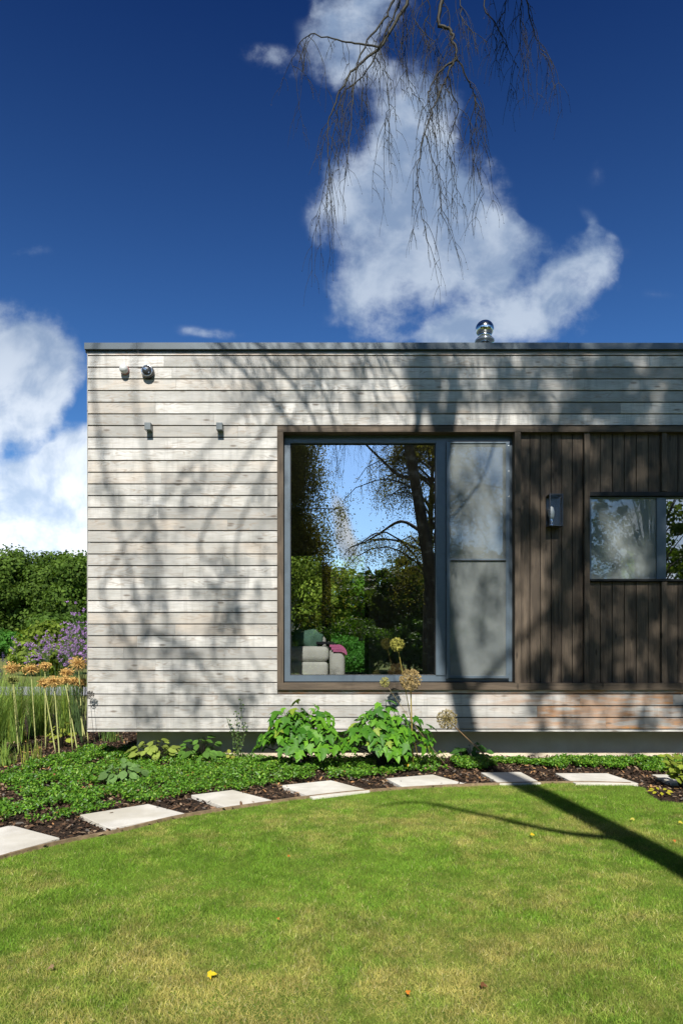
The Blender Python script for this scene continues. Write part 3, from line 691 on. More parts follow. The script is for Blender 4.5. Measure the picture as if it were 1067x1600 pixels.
cx, cz = WX(232.5), WZ(582.5)
t = thing('security_camera', (cx, 0, cz), 'round black dome camera with chrome ring beside the white sensor', 'security camera')
MB().lathe((cx, 0, cz), [(0, -.005), (.060, -.005), (.062, .03), (.055, .055), (.050, .06)], 30, 'y').build('housing', M['darkp'], t, smooth=True)
MB().lathe((cx, 0, cz), [(.052, .055), (.056, .060), (.052, .066), (.047, .064)], 30, 'y').build('trim_ring', M['lens'], t, smooth=True)
MB().lathe((cx, 0, cz), [(.047, .06)] + [(.047 * math.cos(a), .062 + .034 * math.sin(a)) for a in np.linspace(0.05, 1.57, 9)], 30, 'y').build('dome', M['darkp'], t, smooth=True)
b = MB(); b.lathe((cx - .006, -.088, cz + .006), [(0, .012), (.016, .010), (.020, 0), (.018, -.02)], 18, 'y'); b.box(cx + .012, cx + .03, -.085, -.07, cz - .03, cz - .012); b.build('lens', M['lens'], t)
# lantern
x0, x1, z0, z1 = WX(853.5), WX(874.5), WZ(824), WZ(774.5); yb, yf = .024, -.095
t = thing('wall_lantern', ((x0 + x1) / 2, 0, z0), 'rectangular black lantern with glass sides on the dark boards', 'wall lantern')
b = MB()
for (a, c) in ((x0, yf), (x1 - .010, yf), (x0, yb - .010), (x1 - .010, yb - .010)): b.box(a, a + .010, c, c + .010, z0 + .008, z1 - .010)
b.box(x0 - .002, x1 + .002, yf - .002, yb, z1 - .010, z1); b.box(x0 - .002, x1 + .002, yf - .002, yb, z0, z0 + .008); b.build('frame', M['darkp'], t)
MB().box(x0 + .011, x1 - .011, yb - .006, yb - .001, z0 + .009, z1 - .011).build('back_plate', M['darkp'], t)
b = MB(); b.poly([(x0 + .01, yf + .004, z0 + .008), (x1 - .01, yf + .004, z0 + .008), (x1 - .01, yf + .004, z1 - .01), (x0 + .01, yf + .004, z1 - .01)]); b.build('glass', M['clear'], t, recalc=False)
lx = x0 + .036
MB().lathe((lx, -.035, z0 + .075), [(0, 0), (.018, 0), (.027, .03), (.029, .07), (.020, .11), (0, .125)], 16).build('lamp_bulb', M['white'], t, smooth=True)
MB().lathe((lx, -.035, z0 + .008), [(.024, 0), (.024, .02), (.015, .03), (.015, .067)], 14).build('lamp_holder', M['lens'], t, smooth=True)

# ------------------------------------------------------------------ inside the room
def soft(b_args, name, m, parent, bev=.05):
    o = MB().box(*b_args).build(name, m, parent, smooth=True, bevel=0)
    bm = bmesh.new(); bm.from_mesh(o.data); bmesh.ops.bevel(bm, geom=list(bm.edges), offset=bev, segments=4, affect='EDGES', profile=.5)
    bm.to_mesh(o.data); bm.free(); o.data.polygons.foreach_set('use_smooth', [True] * len(o.data.polygons)); return o
t = thing('sofa', (-.8, 1.9, .6), 'light grey upholstered sofa end seen low behind the big window', 'sofa')
soft((-1.9, -.16, 1.45, 2.2, .68, .93), 'base', M['sofa'], t, .04); soft((-1.9, -.15, 1.48, 2.2, .935, 1.115), 'seat_cushion', M['sofa'], t, .06)
soft((-.145, .04, 1.47, 2.35, .68, 1.10), 'arm', M['sofa'], t, .06); soft((-1.9, -.2, 2.1, 2.4, .7, 1.25), 'backrest', M['sofa'], t, .07)
for x in (-1.8, -.04):
    for y in (1.55, 2.25): MB().box(x - .03, x + .03, y - .03, y + .03, .60, .68).build('leg', M['darkp'], t)
bm = bmesh.new(); bmesh.ops.create_uvsphere(bm, u_segments=28, v_segments=16, radius=1)
for v in bm.verts:
    x, y, z = v.co; s = lambda a: math.copysign(abs(a) ** .7, a)
    v.co = (s(x) * .19 * (1 + .05 * math.sin(9 * z + x * 4)), s(y) * .09, s(z) * .115 + .02 * math.sin(8 * x) * z)
me = bpy.data.meshes.new('cushion'); bm.to_mesh(me); bm.free(); me.polygons.foreach_set('use_smooth', [True] * len(me.polygons))
o = link('cushion', me, M['cush']); o.location = (-.41, 1.75, 1.20); o.rotation_euler = (-.3, .12, 0); tag(o, 'dark green velvet cushion lying on the grey sofa', 'cushion')
b = MB()
def fold(b, x0, x1, z, y, amp, th, n=14):
    for i in range(n):
        a0 = x0 + (x1 - x0) * i / n; a1 = x0 + (x1 - x0) * (i + 1) / n
        h0 = z - 1.4 * max(0, (a0 - x0 - .55 * (x1 - x0))) ** 2 * 6; h1 = z - 1.4 * max(0, (a1 - x0 - .55 * (x1 - x0))) ** 2 * 6
        b.v += [(a0, y, h0 - th), (a1, y, h1 - th), (a1, y, h1), (a0, y, h0), (a0, y + amp, h0 - th), (a1, y + amp, h1 - th), (a1, y + amp, h1), (a0, y + amp, h0)]
        k = len(b.v) - 8
        for q in ((0, 1, 2, 3), (4, 7, 6, 5), (0, 4, 5, 1), (3, 2, 6, 7)): b.face(tuple(k + j for j in q))
fold(b, -.14, .055, 1.135, 1.455, .5, .028); fold(b, -.12, .065, 1.105, 1.445, .5, .03); fold(b, -.10, .06, 1.072, 1.448, .5, .022)
tag(b.build('throw_blanket', M['throw'], smooth=False, bevel=0), 'folded pink wool throw on the sofa arm', 'blanket')
b = MB(); fold(b, -.30, .03, 1.17, 1.50, .4, .03); tag(b.build('folded_shawl', M['dcloth']), 'black folded cloth lying above the pink throw on the sofa', 'cloth')
# picture frame on the rear wall
px0, px1 = (589 - 533.5) / F * 11.3, (606 - 533.5) / F * 11.3; z0, z1 = 1.19 + 70 / F * 11.3, 1.19 + 102 / F * 11.3
t = thing('picture_frame', (px0, 4.48, z0), 'small dark framed picture on the back wall right of the garden door', 'picture')
b = MB(); frame(b, px0, px1, z0, z1, .02, 4.47, 4.497); b.build('frame', M['darkp'], t); MB().box(px0 + .021, px1 - .021, 4.485, 4.497, z0 + .021, z1 - .021).build('picture', M['picture'], t)
# potted plant by the rear door
t = thing('potted_plant', (-.56, 3.9, .6), 'potted houseplant with a pale pot behind the sofa', 'potted plant')
MB().lathe((-.56, 3.9, .6), [(0, 0), (.09, 0), (.12, .62), (.10, .62), (.09, .56), (0, .56)], 20).build('pot', M['pot'], t, smooth=True)
ps, ns, ts_ = [], [], []
sb = MB()
for k in range(16):
    a = random.uniform(0, 6.28); L = random.uniform(.25, .6); e = Vector((-.56 + .18 * math.cos(a) * L * 2, 3.9 + .1 * math.sin(a), 1.2 + L)); sb.tube([(-.56, 3.9, 1.15), tuple(e)], .004, 4)
    for j in range(4): ps.append(tuple(e - Vector((0, 0, .1 * j)))); d = rand_dirs(1)[0]; ns.append((d[0], -abs(d[1]), .6)); ts_.append((math.cos(a + j * 2), math.sin(a + j * 2), .3))
sb.build('stem', M['twig'], t); n = len(ps)
leaves('leaf', OVAL[0], OVAL[1], np.array(ps), np.array(ns), np.array(ts_), .13, np.tile((.10, .20, .03), (n, 1)), M['leaf'], t)

# ------------------------------------------------------------------ plants near the house
def leafy_shrub(px, w, top_py, Y, nleaf, label, seed, cx_shift=0):
    rg = random.Random(seed); base = P(px, 1205, Y); base.z = 0
    sc = (Y - CAMY) / F; rx = w / 2 * sc; H = CAMH - (top_py - 1000) * sc
    t = thing('leafy_shrub', base, label, 'shrub', 'bushy lobed leaf plants under the window')
    sb = MB(); ps, ns, tp, sz, cl = [], [], [], [], []
    for k in range(nleaf):
        a = rg.uniform(0, 2 * math.pi); e = rg.random() ** .65; rad = e
        bump_h = 1 + .14 * math.sin(a * 3 + seed) + .1 * rg.uniform(-1, 1)
        r = rx * rad * (.92 + .12 * math.sin(2 * a + seed))
        hz = H * (1 - .50 * rad ** 2.6) * bump_h * rg.uniform(.70, 1.0)
        p = base + Vector((r * math.cos(a), r * math.sin(a) * .62, max(hz, .10)))
        out = Vector((math.cos(a), math.sin(a) * .8 - .35, 0))
        nrm = out * (.35 + .75 * rad) + Vector((rg.uniform(-.6, .6), rg.uniform(-.6, .4), .9))
        tip = out * .7 + Vector((rg.uniform(-.8, .8), rg.uniform(-.6, .4), -.35 - .5 * rad + rg.uniform(-.4, .4)))
        ps.append(tuple(p)); ns.append(tuple(nrm)); tp.append(tuple(tip)); sz.append(rg.uniform(.050, .118))
        g = rg.random() ** 1.4; c = (.035 + .105 * g, .13 + .20 * g, .010 + .012 * g)
        if rg.random() < .06: c = (.20, .28, .03)
        cl.append(c)
        if k % 3 == 0:
            m = base + Vector((r * .25 * math.cos(a), r * .2 * math.sin(a), hz * .55))
            sb.tube([base + Vector((rg.uniform(-.07, .07), rg.uniform(-.05, .05), 0)), m, p], [.005, .004, .002], 5)
    sb.build('stem', M['twig'], t)
    leaves('leaf', LOBED[0], LOBED[1], np.array(ps), np.array(ns), np.array(tp), np.array(sz), np.array(cl), M['broad'], t)
leafy_shrub(470, 150, 1110, -.42, 290, 'lush lobed leaf shrub on the left, under the left end of the big window', 3)
leafy_shrub(602, 146, 1110, -.42, 290, 'lush lobed leaf shrub on the right, with allium stems rising through it', 8)

def rosette(px, py, w, h, n, L, col, label, name='broad_leaf_plant', seed=1):
    rg = random.Random(seed); base = G(px, py); sc = (base.y - CAMY) / F
    t = thing(name, base, label, 'plant', 'broad leaved plants among the ground cover'); ps, ns, tp, sz, cl = [], [], [], [], []; sb = MB()
    for k in range(n):
        a = rg.uniform(0, 6.283); e = rg.random() ** .6; p = base + Vector((math.cos(a) * e * w * sc * .42, math.sin(a) * e * w * sc * .3, h * sc * (1 - .5 * e) * rg.uniform(.4, 1)))
        out = Vector((math.cos(a), math.sin(a), .25)); ps.append(tuple(p)); tp.append(tuple(out + Vector((rg.uniform(-.3, .3), rg.uniform(-.3, .3), rg.uniform(-.3, .5)))))
        ns.append((out.x * .4 + rg.uniform(-.3, .3), out.y * .4 - .45, 1)); sz.append(L * rg.uniform(.65, 1.15)); f = rg.uniform(.75, 1.25); cl.append(tuple(c * f for c in col))
        sb.tube([base, p], .003, 4)
    sb.build('stem', M['twig'], t); leaves('leaf', [(x * 1.35, y, z) for x, y, z in OVAL[0]], OVAL[1], np.array(ps), np.array(ns), np.array(tp), np.array(sz), np.array(cl), M['leaf'], t)
rosette(240, 1190, 88, 44, 56, .088, (.24, .30, .06), 'yellow green broad leaved plant against the left end of the plinth', seed=2)
rosette(316, 1190, 76, 46, 44, .098, (.10, .21, .035), 'mid green broad leaved plant in the middle of the plinth between its neighbours', seed=3)
rosette(192, 1224, 72, 44, 46, .088, (.13, .23, .07), 'grey green broad leaved plant standing out in the open ground cover', seed=4)
rosette(357, 1190, 36, 22, 12, .07, (.26, .28, .05), 'small yellowing plant at the foot of the tall wispy weed', seed=5)
rosette(736, 1192, 60, 38, 30, .08, (.06, .15, .03), 'dark green small plant at the foot of the leaning allium stem', seed=6)
rosette(98, 1168, 40, 48, 26, .075, (.26, .30, .04), 'yellow green heart leaved plant behind the left allium stems', seed=7)
# tall wispy weed
base = G(372, 1192); t = thing('wispy_weed', base, 'tall thin wispy weed with tiny leaves against the boards', 'weed'); sb = MB(); ps = []
for k, (dx, hh) in enumerate(((-.02, .50), (.03, .62), (-.10, .44), (.08, .40), (.0, .3))):
    pts = [base + Vector((dx * s + .01 * math.sin(s * 9 + k), 0, hh * s)) for s in np.linspace(0, 1, 9)]; sb.tube(pts, .0022, 4, (.10, .14, .05))
    for j in range(26):
        s = random.uniform(.2, 1); ps.append(tuple(base + Vector((dx * s + random.uniform(-.02, .02), random.uniform(-.02, .02), hh * s))))
sb.build('stem', M['dry'], t); n = len(ps)
leaves('leaf', OVAL[0], OVAL[1], np.array(ps), rand_dirs(n), rand_dirs(n) + np.array((0, 0, .6)), .028, np.tile((.12, .20, .06), (n, 1)), M['leaf'], t)
# young shrub bottom right
base = G(1062, 1232); t = thing('young_shrub', base, 'young yellow green leafy shrub at the right edge by the last stone', 'shrub'); sb = MB(); ps, ns, tp = [], [], []
for k in range(7):
    a = k * .9; e = base + Vector((.11 * math.cos(a), .09 * math.sin(a), random.uniform(.20, .33))); sb.tube([base, (base + e) / 2 + Vector((.01, 0, .01)), e], [.005, .004, .002], 5)
    for j in range(11):
        s = .25 + .75 * j / 10; p = base + (e - base) * s; aa = j * 2.4; ps.append(tuple(p)); tp.append((math.cos(aa), math.sin(aa), .3)); ns.append((0, -.5, 1))
sb.build('stem', M['twig'], t); n = len(ps); cl = np.array([(.24, .30, .04)]) * (.6 + .6 * RG.random((n, 1)))
leaves('leaf', OVAL[0], OVAL[1], np.array(ps), np.array(ns), np.array(tp), .075, cl, M['leaf'], t)
base = G(1031, 1242); n = 9; a = np.linspace(0, 6, n)
o = thing('yellow_seedling', base, 'tiny bright yellow seedling on the bark chips beside the last stone', 'plant')
sb = MB(); [sb.tube([base, base + Vector((.05 * math.cos(q), .04 * math.sin(q), .03))], .002, 4) for q in a]; sb.build('stem', M['twig'], o)
leaves('leaf', OVAL[0], OVAL[1], np.array(base) + np.stack([.05 * np.cos(a), .04 * np.sin(a), np.full(n, .03)], 1), np.tile((0, -.4, 1.), (n, 1)), np.stack([np.cos(a), np.sin(a), np.zeros(n)], 1), .045, np.tile((.42, .40, .03), (n, 1)), M['leaf'], o)

# alliums
def allium(head, base, bend, r, hc, sc_, label, group, nsp=130, squash=1.0, stem_r=.0045, tipsize=.006, pr=.0008, seed=0, name='allium'):
    rg = np.random.default_rng(seed + 50)
    t = thing(name, base, label, 'allium', group)
    mid = (Vector(head) + Vector(base)) / 2 + Vector(bend)
    pts = [Vector(base) * (1 - s) ** 2 + mid * 2 * s * (1 - s) + Vector(head) * s * s for s in np.linspace(0, 1, 10)]
    MB().tube(pts, list(np.linspace(stem_r, stem_r * .7, 10)), 7, sc_).build('stem', M['dry'], t, smooth=True)
    b = MB(); H = Vector(head); d = rg.normal(size=(nsp, 3)); d /= np.linalg.norm(d, axis=1, keepdims=True)
    for k in range(nsp):
        q = Vector(d[k]); q.z *= squash
        L = r * (rg.uniform(.84, 1.0) if squash == 1 else rg.uniform(.5, 1.1)); e = H + q * L; c = tuple(np.array(hc) * rg.uniform(.65, 1.25))
        b.tube([H + q * .008, e], [pr, pr * .8], 3, c, cap=False)
        s = tipsize * rg.uniform(.7, 1.2) 
        ax = [Vector(v) for v in rand_dirs(2)]
        for w in range(4 if squash == 1 else 1):   # star floret of small crossed petals
            u1 = Vector(rand_dirs(1)[0]) * s; u2 = Vector(rand_dirs(1)[0]) * s * .65
            b.poly([e - u1, e + u2, e + u1, e - u2])
    b.build('flower_head', M['dry'], t, recalc=False)
Yh = -.62
ga = 'pale round allium seed heads in front of the window'
allium(P(620.5, 1007, Yh), G(655, 1196), (.0, 0, 0), .062, (.46, .44, .10), (.42, .34, .08), 'tallest yellow green allium head, seen against the window glass', ga, 230, seed=1, tipsize=.010)
allium(P(641, 1062, Yh), G(645, 1199), (.0, 0, 0), .098, (.46, .34, .15), (.42, .32, .08), 'largest fluffy golden brown allium head on an upright stem', ga, 340, stem_r=.0075, seed=2, tipsize=.0095)
allium(P(601, 1066, Yh), G(700, 1200), (-.03, 0, .0), .046, (.40, .38, .12), (.30, .24, .12), 'smallest allium head on a thin stem leaning left under the window', ga, 150, stem_r=.0028, seed=3)
allium(P(698, 1124, Yh), G(772, 1194), (0, 0, .0), .092, (.33, .27, .12), (.32, .21, .11), 'brown allium head leaning far left below the sliding screen', ga, 300, stem_r=.0065, seed=4, tipsize=.009)
allium(P(141, 1086, -.10), P(150, 1185, -.10) * 1, (0, 0, 0), .042, (.030, .026, .02), (.03, .025, .02), 'small blackened allium head at the bottom left corner of the house', ga, 90, stem_r=.0022, seed=5)
gl = 'dried orange brown alliums left of the house'
LA = [(19, 1044, 23, 1070, 34, 1171, 12, 'far left dried orange allium, one of the two separate upper heads'), (49, 1046, 50, 1060, 57, 1171, 11.5, 'dried orange allium with a round separate head, second from the left'),
      (71, 1041, 72, 1060, 72, 1170, 8, 'dried orange allium, upper small head behind the middle of the clump'), (105, 1051, 106, 1068, 114, 1172, 9.5, 'dried orange allium in the upper row, left neighbour of the top right head'),
      (123, 1037, 124, 1062, 131, 1166, 13.5, 'topmost dried orange allium head near the house corner'), (69, 1067, 70, 1076, 88, 1178, 9.5, 'lower row dried orange allium, leftmost of that row'),
      (85, 1065, 85, 1073, 94, 1186, 11, 'lower row dried orange allium with the stoutest pale stem'), (102, 1063, 103, 1076, 122, 1176, 8, 'lower row dried orange allium, third from the left of that row'),
      (114, 1064, 116, 1071, 137, 1166, 8, 'lower row dried orange allium, fourth from the left of that row'), (127, 1066, 128, 1074, 139, 1162, 9, 'lower row dried orange allium nearest the house corner'),
      (20, 1062, 20, 1075, 30, 1178, 8, 'greenish low allium head at the far left under the orange one')]
for i, (hx, hy, mx, my, bx, by, r, lab) in enumerate(LA):
    g = G(bx, by); Yk = g.y; sc = (Yk - CAMY) / F
    allium(P(hx, hy, Yk), g, (0, 0, 0), r * sc * 1.2, (.66, .42, .14) if i < 10 else (.26, .28, .08), (.40, .42, .16), lab, gl, 260, squash=.7, stem_r=.0075, tipsize=.009, pr=.0019, seed=20 + i)

# ornamental grasses
def clump(px, py, h, n, L, spread, label, col=(.21, .33, .065), seed=0):
    base = G(px, py); rg = np.random.default_rng(seed)
    t = thing('grass_tuft', base, label, 'ornamental grass', 'strappy grass tufts left of the house')
    b = MB()
    for k in range(n):
        a = rg.uniform(0, 2 * math.pi); lean = rg.uniform(.1, 1) * spread; ll = L * rg.uniform(.55, 1.1); w = rg.uniform(.0028, .005)
        o = base + Vector((rg.normal(0, .05), rg.normal(0, .05), 0)); d = Vector((math.cos(a), math.sin(a), 0)); s_ = Vector((-d.y, d.x, 0)); prev = None
        c = tuple(np.array(col) * rg.uniform(.55, 1.35) * (np.array((1.5, 1.15, .9)) if rg.random() < .2 else 1))
        for j in range(6):
            s = j / 5; p = o + d * (lean * ll * s ** 1.7) + Vector((0, 0, ll * (s - .42 * lean * s ** 2.6))); ww = w * (1 - s * .92)
            q = (p - s_ * ww, p + s_ * ww)
            if prev: b.poly([prev[0], prev[1], q[1], q[0]], c)
            prev = q
    b.build('blade', M['grass'], t, recalc=False)
clump(-12, 1182, 0, 520, .95, .55, 'large green grass tuft at the lower left edge of the photo', seed=1)
clump(22, 1160, 0, 520, .90, .55, 'green grass tuft behind the far left allium stems', seed=2)
clump(62, 1150, 0, 480, .86, .55, 'green grass tuft behind the centre of the allium stems', seed=3)
clump(105, 1148, 0, 380, .84, .5, 'green grass tuft behind the alliums close to the house', seed=4)
clump(49, 1192, 0, 60, .26, .35, 'small upright grass tuft alone on the mulch in front', (.22, .30, .06), seed=5)
clump(8, 1196, 0, 120, .25, .8, 'low trailing grass tuft at the left edge on the mulch', seed=6)
clump(-40, 1150, 0, 400, .95, .55, 'tall grass tuft cut by the left edge of the photo', seed=7)
clump(172, 1158, 0, 90, .26, .9, 'low trailing tuft under the overhang of the house corner', (.14, .24, .06), seed=8)
clump(-80, 1190, 0, 400, .9, .55, 'grass tuft beyond the left side of the bed', seed=9)
# verbena
def verbena(px, Y, tops, label, seed):
    rg = np.random.default_rng(seed); base = P(px, 1130, Y); base.z = 0
    t = thing('verbena', base, label, 'verbena', 'purple verbena beside the house'); sb = MB(); ps = []
    for (tx, ty) in tops:
        e = P(tx, ty, Y + rg.normal(0, .15)); m = (base + e) / 2 + Vector((rg.normal(0, .06), 0, .1)); sb.tube([base, m, e], [.003, .0025, .0012], 4, (.07, .12, .04))
        for j in range(rg.integers(3, 7)):
            q = e + Vector((rg.normal(0, .055), rg.normal(0, .04), rg.normal(0, .05))); sb.tube([m * .35 + e * .65, q], .0011, 3, (.07, .11, .05))
            ps += [tuple(q + Vector(rg.normal(0, .008, 3))) for _ in range(14)]
    sb.build('stem', M['dry'], t); n = len(ps)
    cl = np.array([(.42, .25, .56)]) * (.55 + .8 * RG.random((n, 1))) 
    leaves('flower', QUAD[0], QUAD[1], np.array(ps), rand_dirs(n) + np.array((0, -.4, .4)), rand_dirs(n), .014, cl, M['leaf'], t)
rv = random.Random(4)
def tops(n, x0, x1, y0, y1): return [(rv.uniform(x0, x1), y0 + (y1 - y0) * rv.random() ** .8) for _ in range(n)]
verbena(118, 1.6, [(113, 943), (123, 958), (128, 966)] + tops(24, 96, 140, 972, 1025), 'tall purple verbena nearest the house corner', 1)
verbena(85, 2.0, tops(15, 60, 105, 990, 1028), 'purple verbena in the middle, lower than its neighbour', 2)
verbena(48, 2.2, tops(8, 24, 70, 1000, 1030), 'sparse purple verbena on the left, in front of the green hedge', 3)
verbena(128, 1.3, tops(22, 105, 142, 1000, 1042), 'low dense purple verbena right against the house corner', 4)
b = MB(); base = G(4, 1150)
t = thing('sage_spikes', base, 'dark purple flower spikes at the far left edge', 'sage')
for k, (hx, hy) in enumerate(((5, 1019), (12, 1031), (2, 1045), (-6, 1030), (20, 1060), (30, 1066), (-12, 1042))):
    e = P(hx, hy, base.y); b.tube([base, e], .0025, 4, (.08, .12, .05))
b.build('stem', M['dry'], t); ps = []
for k, (hx, hy) in enumerate(((5, 1019), (12, 1031), (2, 1045), (-6, 1030), (20, 1060), (30, 1066), (-12, 1042))):
    e = P(hx, hy, base.y); ps += [tuple(e + Vector((random.gauss(0, .007), random.gauss(0, .007), -random.random() * .12))) for _ in range(60)]
leaves('flower', QUAD[0], QUAD[1], np.array(ps), rand_dirs(len(ps)), rand_dirs(len(ps)), .014, np.tile((.09, .07, .19), (len(ps), 1)), M['leaf'], t)

# fallen leaves
FL = [(325, 1522, (.75, .55, .03), .035, 'bright yellow fallen leaf low on the lawn left of centre'), (832, 1305, (.75, .50, .03), .03, 'yellow fallen leaf on the lawn below the trunk shadow'), (990, 1279, (.55, .48, .10), .03, 'pale yellow fallen leaf on the lawn right of the trunk shadow'),
      (1060, 1283, (.55, .48, .06), .03, 'yellow fallen leaf at the right edge of the lawn'), (635, 1551, (.60, .20, .03), .02, 'small orange fallen leaf near the bottom of the lawn'), (452, 1338, (.55, .20, .04), .018, 'small orange fallen leaf in the middle of the lawn'),
      (84, 1508, (.30, .20, .12), .025, 'pale brown fallen leaf at the lower left of the lawn'), (751, 1537, (.16, .07, .03), .025, 'dark brown fallen leaf near the bottom of the lawn'), (434, 1436, (.5, .22, .05), .015, 'tiny orange fallen leaf just left of the lawn centre'), (638, 1196, (.70, .45, .04), .05, 'yellow fallen leaf at the foot of the right leafy shrub'),
      (1053, 1312, (.5, .16, .04), .02, 'small red brown fallen leaf in the trunk shadow at the right edge')]
for k, (px, py, c, s, lab) in enumerate(FL):
    p = G(px, py, .028 if py > 1250 else .06)
    a = k * 1.7; o = leaves('fallen_leaf', LOBED[0], LOBED[1], np.array([p]), np.array([(.2 * math.sin(a), -.55, 1.)]), np.array([(math.cos(a), math.sin(a), .3)]), s * .85, np.array([c]), M['leaf'])
    tag(o, lab, 'fallen leaf', 'fallen leaves')

# ------------------------------------------------------------------ trees
def crown_points(cen, rad, nclump, per, clump_r, seed, flat=.25, low=-.9):
    rg = np.random.default_rng(seed); cen = np.array(cen, float); rad = np.array(rad, float)
    d = rg.normal(size=(nclump * 3, 3)); d /= np.linalg.norm(d, axis=1, keepdims=True); d = d[d[:, 2] > low][:nclump]
    rr_ = rg.random(len(d)) ** .35; cc_ = cen + d * rad * rr_[:, None] * .88
    cr = clump_r * rg.uniform(.35, 1.35, len(cc_))
    k = rg.normal(size=(len(cc_), per, 3)); k /= np.linalg.norm(k, axis=2, keepdims=True)
    rad_l = rg.random((len(cc_), per, 1)) ** .33
    p = cc_[:, None, :] + k * rad_l * cr[:, None, None] * np.array((1.15, 1.15, .8))
    n = k * 1.1 + rg.normal(size=k.shape) * .5 + np.array((0, 0, .35))
    tone = rg.uniform(.75, 1.25, (len(cc_), 1, 1)) * np.ones((1, per, 1))
    return p.reshape(-1, 3), n.reshape(-1, 3), tone.reshape(-1, 1), cc_
def tree(name, base, H, rad, label, cat, col, leaf, nclump=70, per=200, clump_r=None, seed=1, trunk_r=.2, group=None, weep=0, crown_low=.25, col2=None, m='dleaf', bark_m='bark', limbs=18):
    rg = np.random.default_rng(seed); base = Vector(base)
    t = thing(name, base, label, cat, group)
    cz = base.z + H * (crown_low + (1 - crown_low) / 2); rz = H * (1 - crown_low) / 2
    clump_r = clump_r or rad * .28
    p, n, tone, cc_ = crown_points((base.x, base.y, cz), (rad, rad, rz), nclump, per, clump_r, seed)
    b = MB(); th = [base + Vector((rg.normal(0, .02) * H * s, rg.normal(0, .02) * H * s, H * .85 * s)) for s in np.linspace(0, 1, 7)]
    b.tube(th, list(np.linspace(trunk_r, trunk_r * .2, 7)), 9); b.build('trunk', M[bark_m], t, smooth=True)
    b = MB()
    for i in rg.choice(len(cc_), min(limbs, len(cc_)), replace=False):
        e = Vector(cc_[i]); s = min(.8, max(.12, (e.z - base.z) / H * .7)); o = th[int(s * 6)]
        b.tube([o, (o + e) / 2 + Vector((0, 0, .06 * H)), e], [trunk_r * .32, trunk_r * .2, trunk_r * .06], 5)
    b.build('branch', M[bark_m], t, smooth=True)
    tip = rand_dirs(len(p)); 
    if weep: tip = tip * (1 - weep) + np.array((0, 0, -weep)); p = p.copy(); 
    c0 = np.array(col); c1 = np.array(col2 if col2 else tuple(x * 1.6 for x in col)); q = rg.random((len(p), 1)) ** 1.5
    cl = (c0 * (1 - q) + c1 * q) * tone
    leaves('crown', QUAD[0], QUAD[1], p, n, tip, leaf * rg.uniform(.7, 1.3, len(p)), cl, M[m], t)
    return t
# row of trees behind the field, seen left of the house
gt = 'dark broadleaf trees along the far side of the field'
TR = [(-10, 60, 8.3, 3.7, 'dark round broadleaf tree at the far left edge of the field'), (37, 62, 9.2, 4.0, 'tallest dark broadleaf tree of the field row, rounded top'), (95, 60, 8.7, 3.6, 'dark broadleaf tree of the field row, right of the tallest one'),
      (140, 57, 8.8, 3.8, 'dark broadleaf tree of the field row touching the house corner'), (-75, 60, 8.6, 4.2, 'dark broadleaf tree beyond the left edge of the photo'), (195, 62, 8.6, 4.2, 'dark broadleaf tree hidden mostly behind the house')]
for i, (px, Z, H, r, lab) in enumerate(TR):
    tree('broadleaf_tree', ((px - 533.5) / F * Z, CAMY + Z, 0), H, r, lab, 'tree', (.045, .085, .012), .24, 70, 560, 1.25, 30 + i, .35, gt, crown_low=.02, col2=(.12, .19, .03))
gh = 'bright green shrubs along the hedge line in front of the trees'
for i, (px, Z, H, r, lab, c) in enumerate([(5, 46, 1.7, 1.6, 'low bright green shrub at the left end of the hedge line', (.05, .14, .02)), (35, 46, 1.8, 1.5, 'low bright green shrub, second along the hedge line', (.05, .14, .02)), (70, 24, 1.62, 1.0, 'yellow green rounded shrub behind the verbena', (.13, .18, .025)), (112, 30, 2.4, 1.6, 'mid green shrub behind the verbena next to the house', (.07, .13, .02)),
                                           (-40, 46, 1.8, 1.8, 'bright green hedge shrub beyond the left photo edge', (.05, .14, .02)), (90, 46, 1.9, 2.0, 'bright green hedge shrub half hidden by verbena', (.05, .13, .02))]):
    tree('hedge_shrub', ((px - 533.5) / F * Z, CAMY + Z, 0), H, r, lab, 'shrub', c, .13, 40, 220, .45, 60 + i, .05, gh, crown_low=0.0)
# garden behind the house, seen through the rear door
for i, (x, H) in enumerate(((-5.5, 3.2), (-3.2, 3.4), (-.9, 3.0), (1.4, 3.3), (3.7, 3.1))):
    tree('garden_bush', (x, 21 + .6 * (i % 2), 0), H, 1.7, ('leftmost', 'second', 'middle', 'fourth', 'rightmost')[i] + ' round mid green bush behind the rear hedge', 'shrub', (.05, .11, .016), .10, 60, 300, .5, 170 + i, .05, 'bushes behind the rear hedge', crown_low=0, limbs=8)
tree('silver_birch', (-1.55, 14.2, 0), 7.5, 2.2, 'light green birch with pale trunk seen through the rear garden door', 'tree', (.15, .24, .03), .065, 190, 520, .45, 81, .07, weep=.4, crown_low=.08, col2=(.30, .38, .06), bark_m='pot', limbs=30)
tree('garden_tree', (.6, 17, 0), 7.5, 2.8, 'mid green tree seen through the right leaf of the rear garden door', 'tree', (.08, .18, .02), .08, 170, 480, .55, 82, .12, crown_low=.02)
tree('garden_tree', (-4.6, 18, 0), 8, 3.0, 'mid green garden tree farther left behind the birch', 'tree', (.08, .17, .02), .09, 130, 400, .6, 83, .12, crown_low=.02)
tree('garden_tree', (9.5, 14, 0), 6.5, 2.8, 'light green tree seen through the small side window', 'tree', (.12, .18, .03), .13, 110, 240, .6, 84, .12, crown_low=.05)
tree('garden_tree', (3.6, 20, 0), 8, 3.0, 'dark garden tree behind the middle of the house', 'tree', (.04, .09, .014), .15, 100, 220, .7, 85, .14, crown_low=.1)
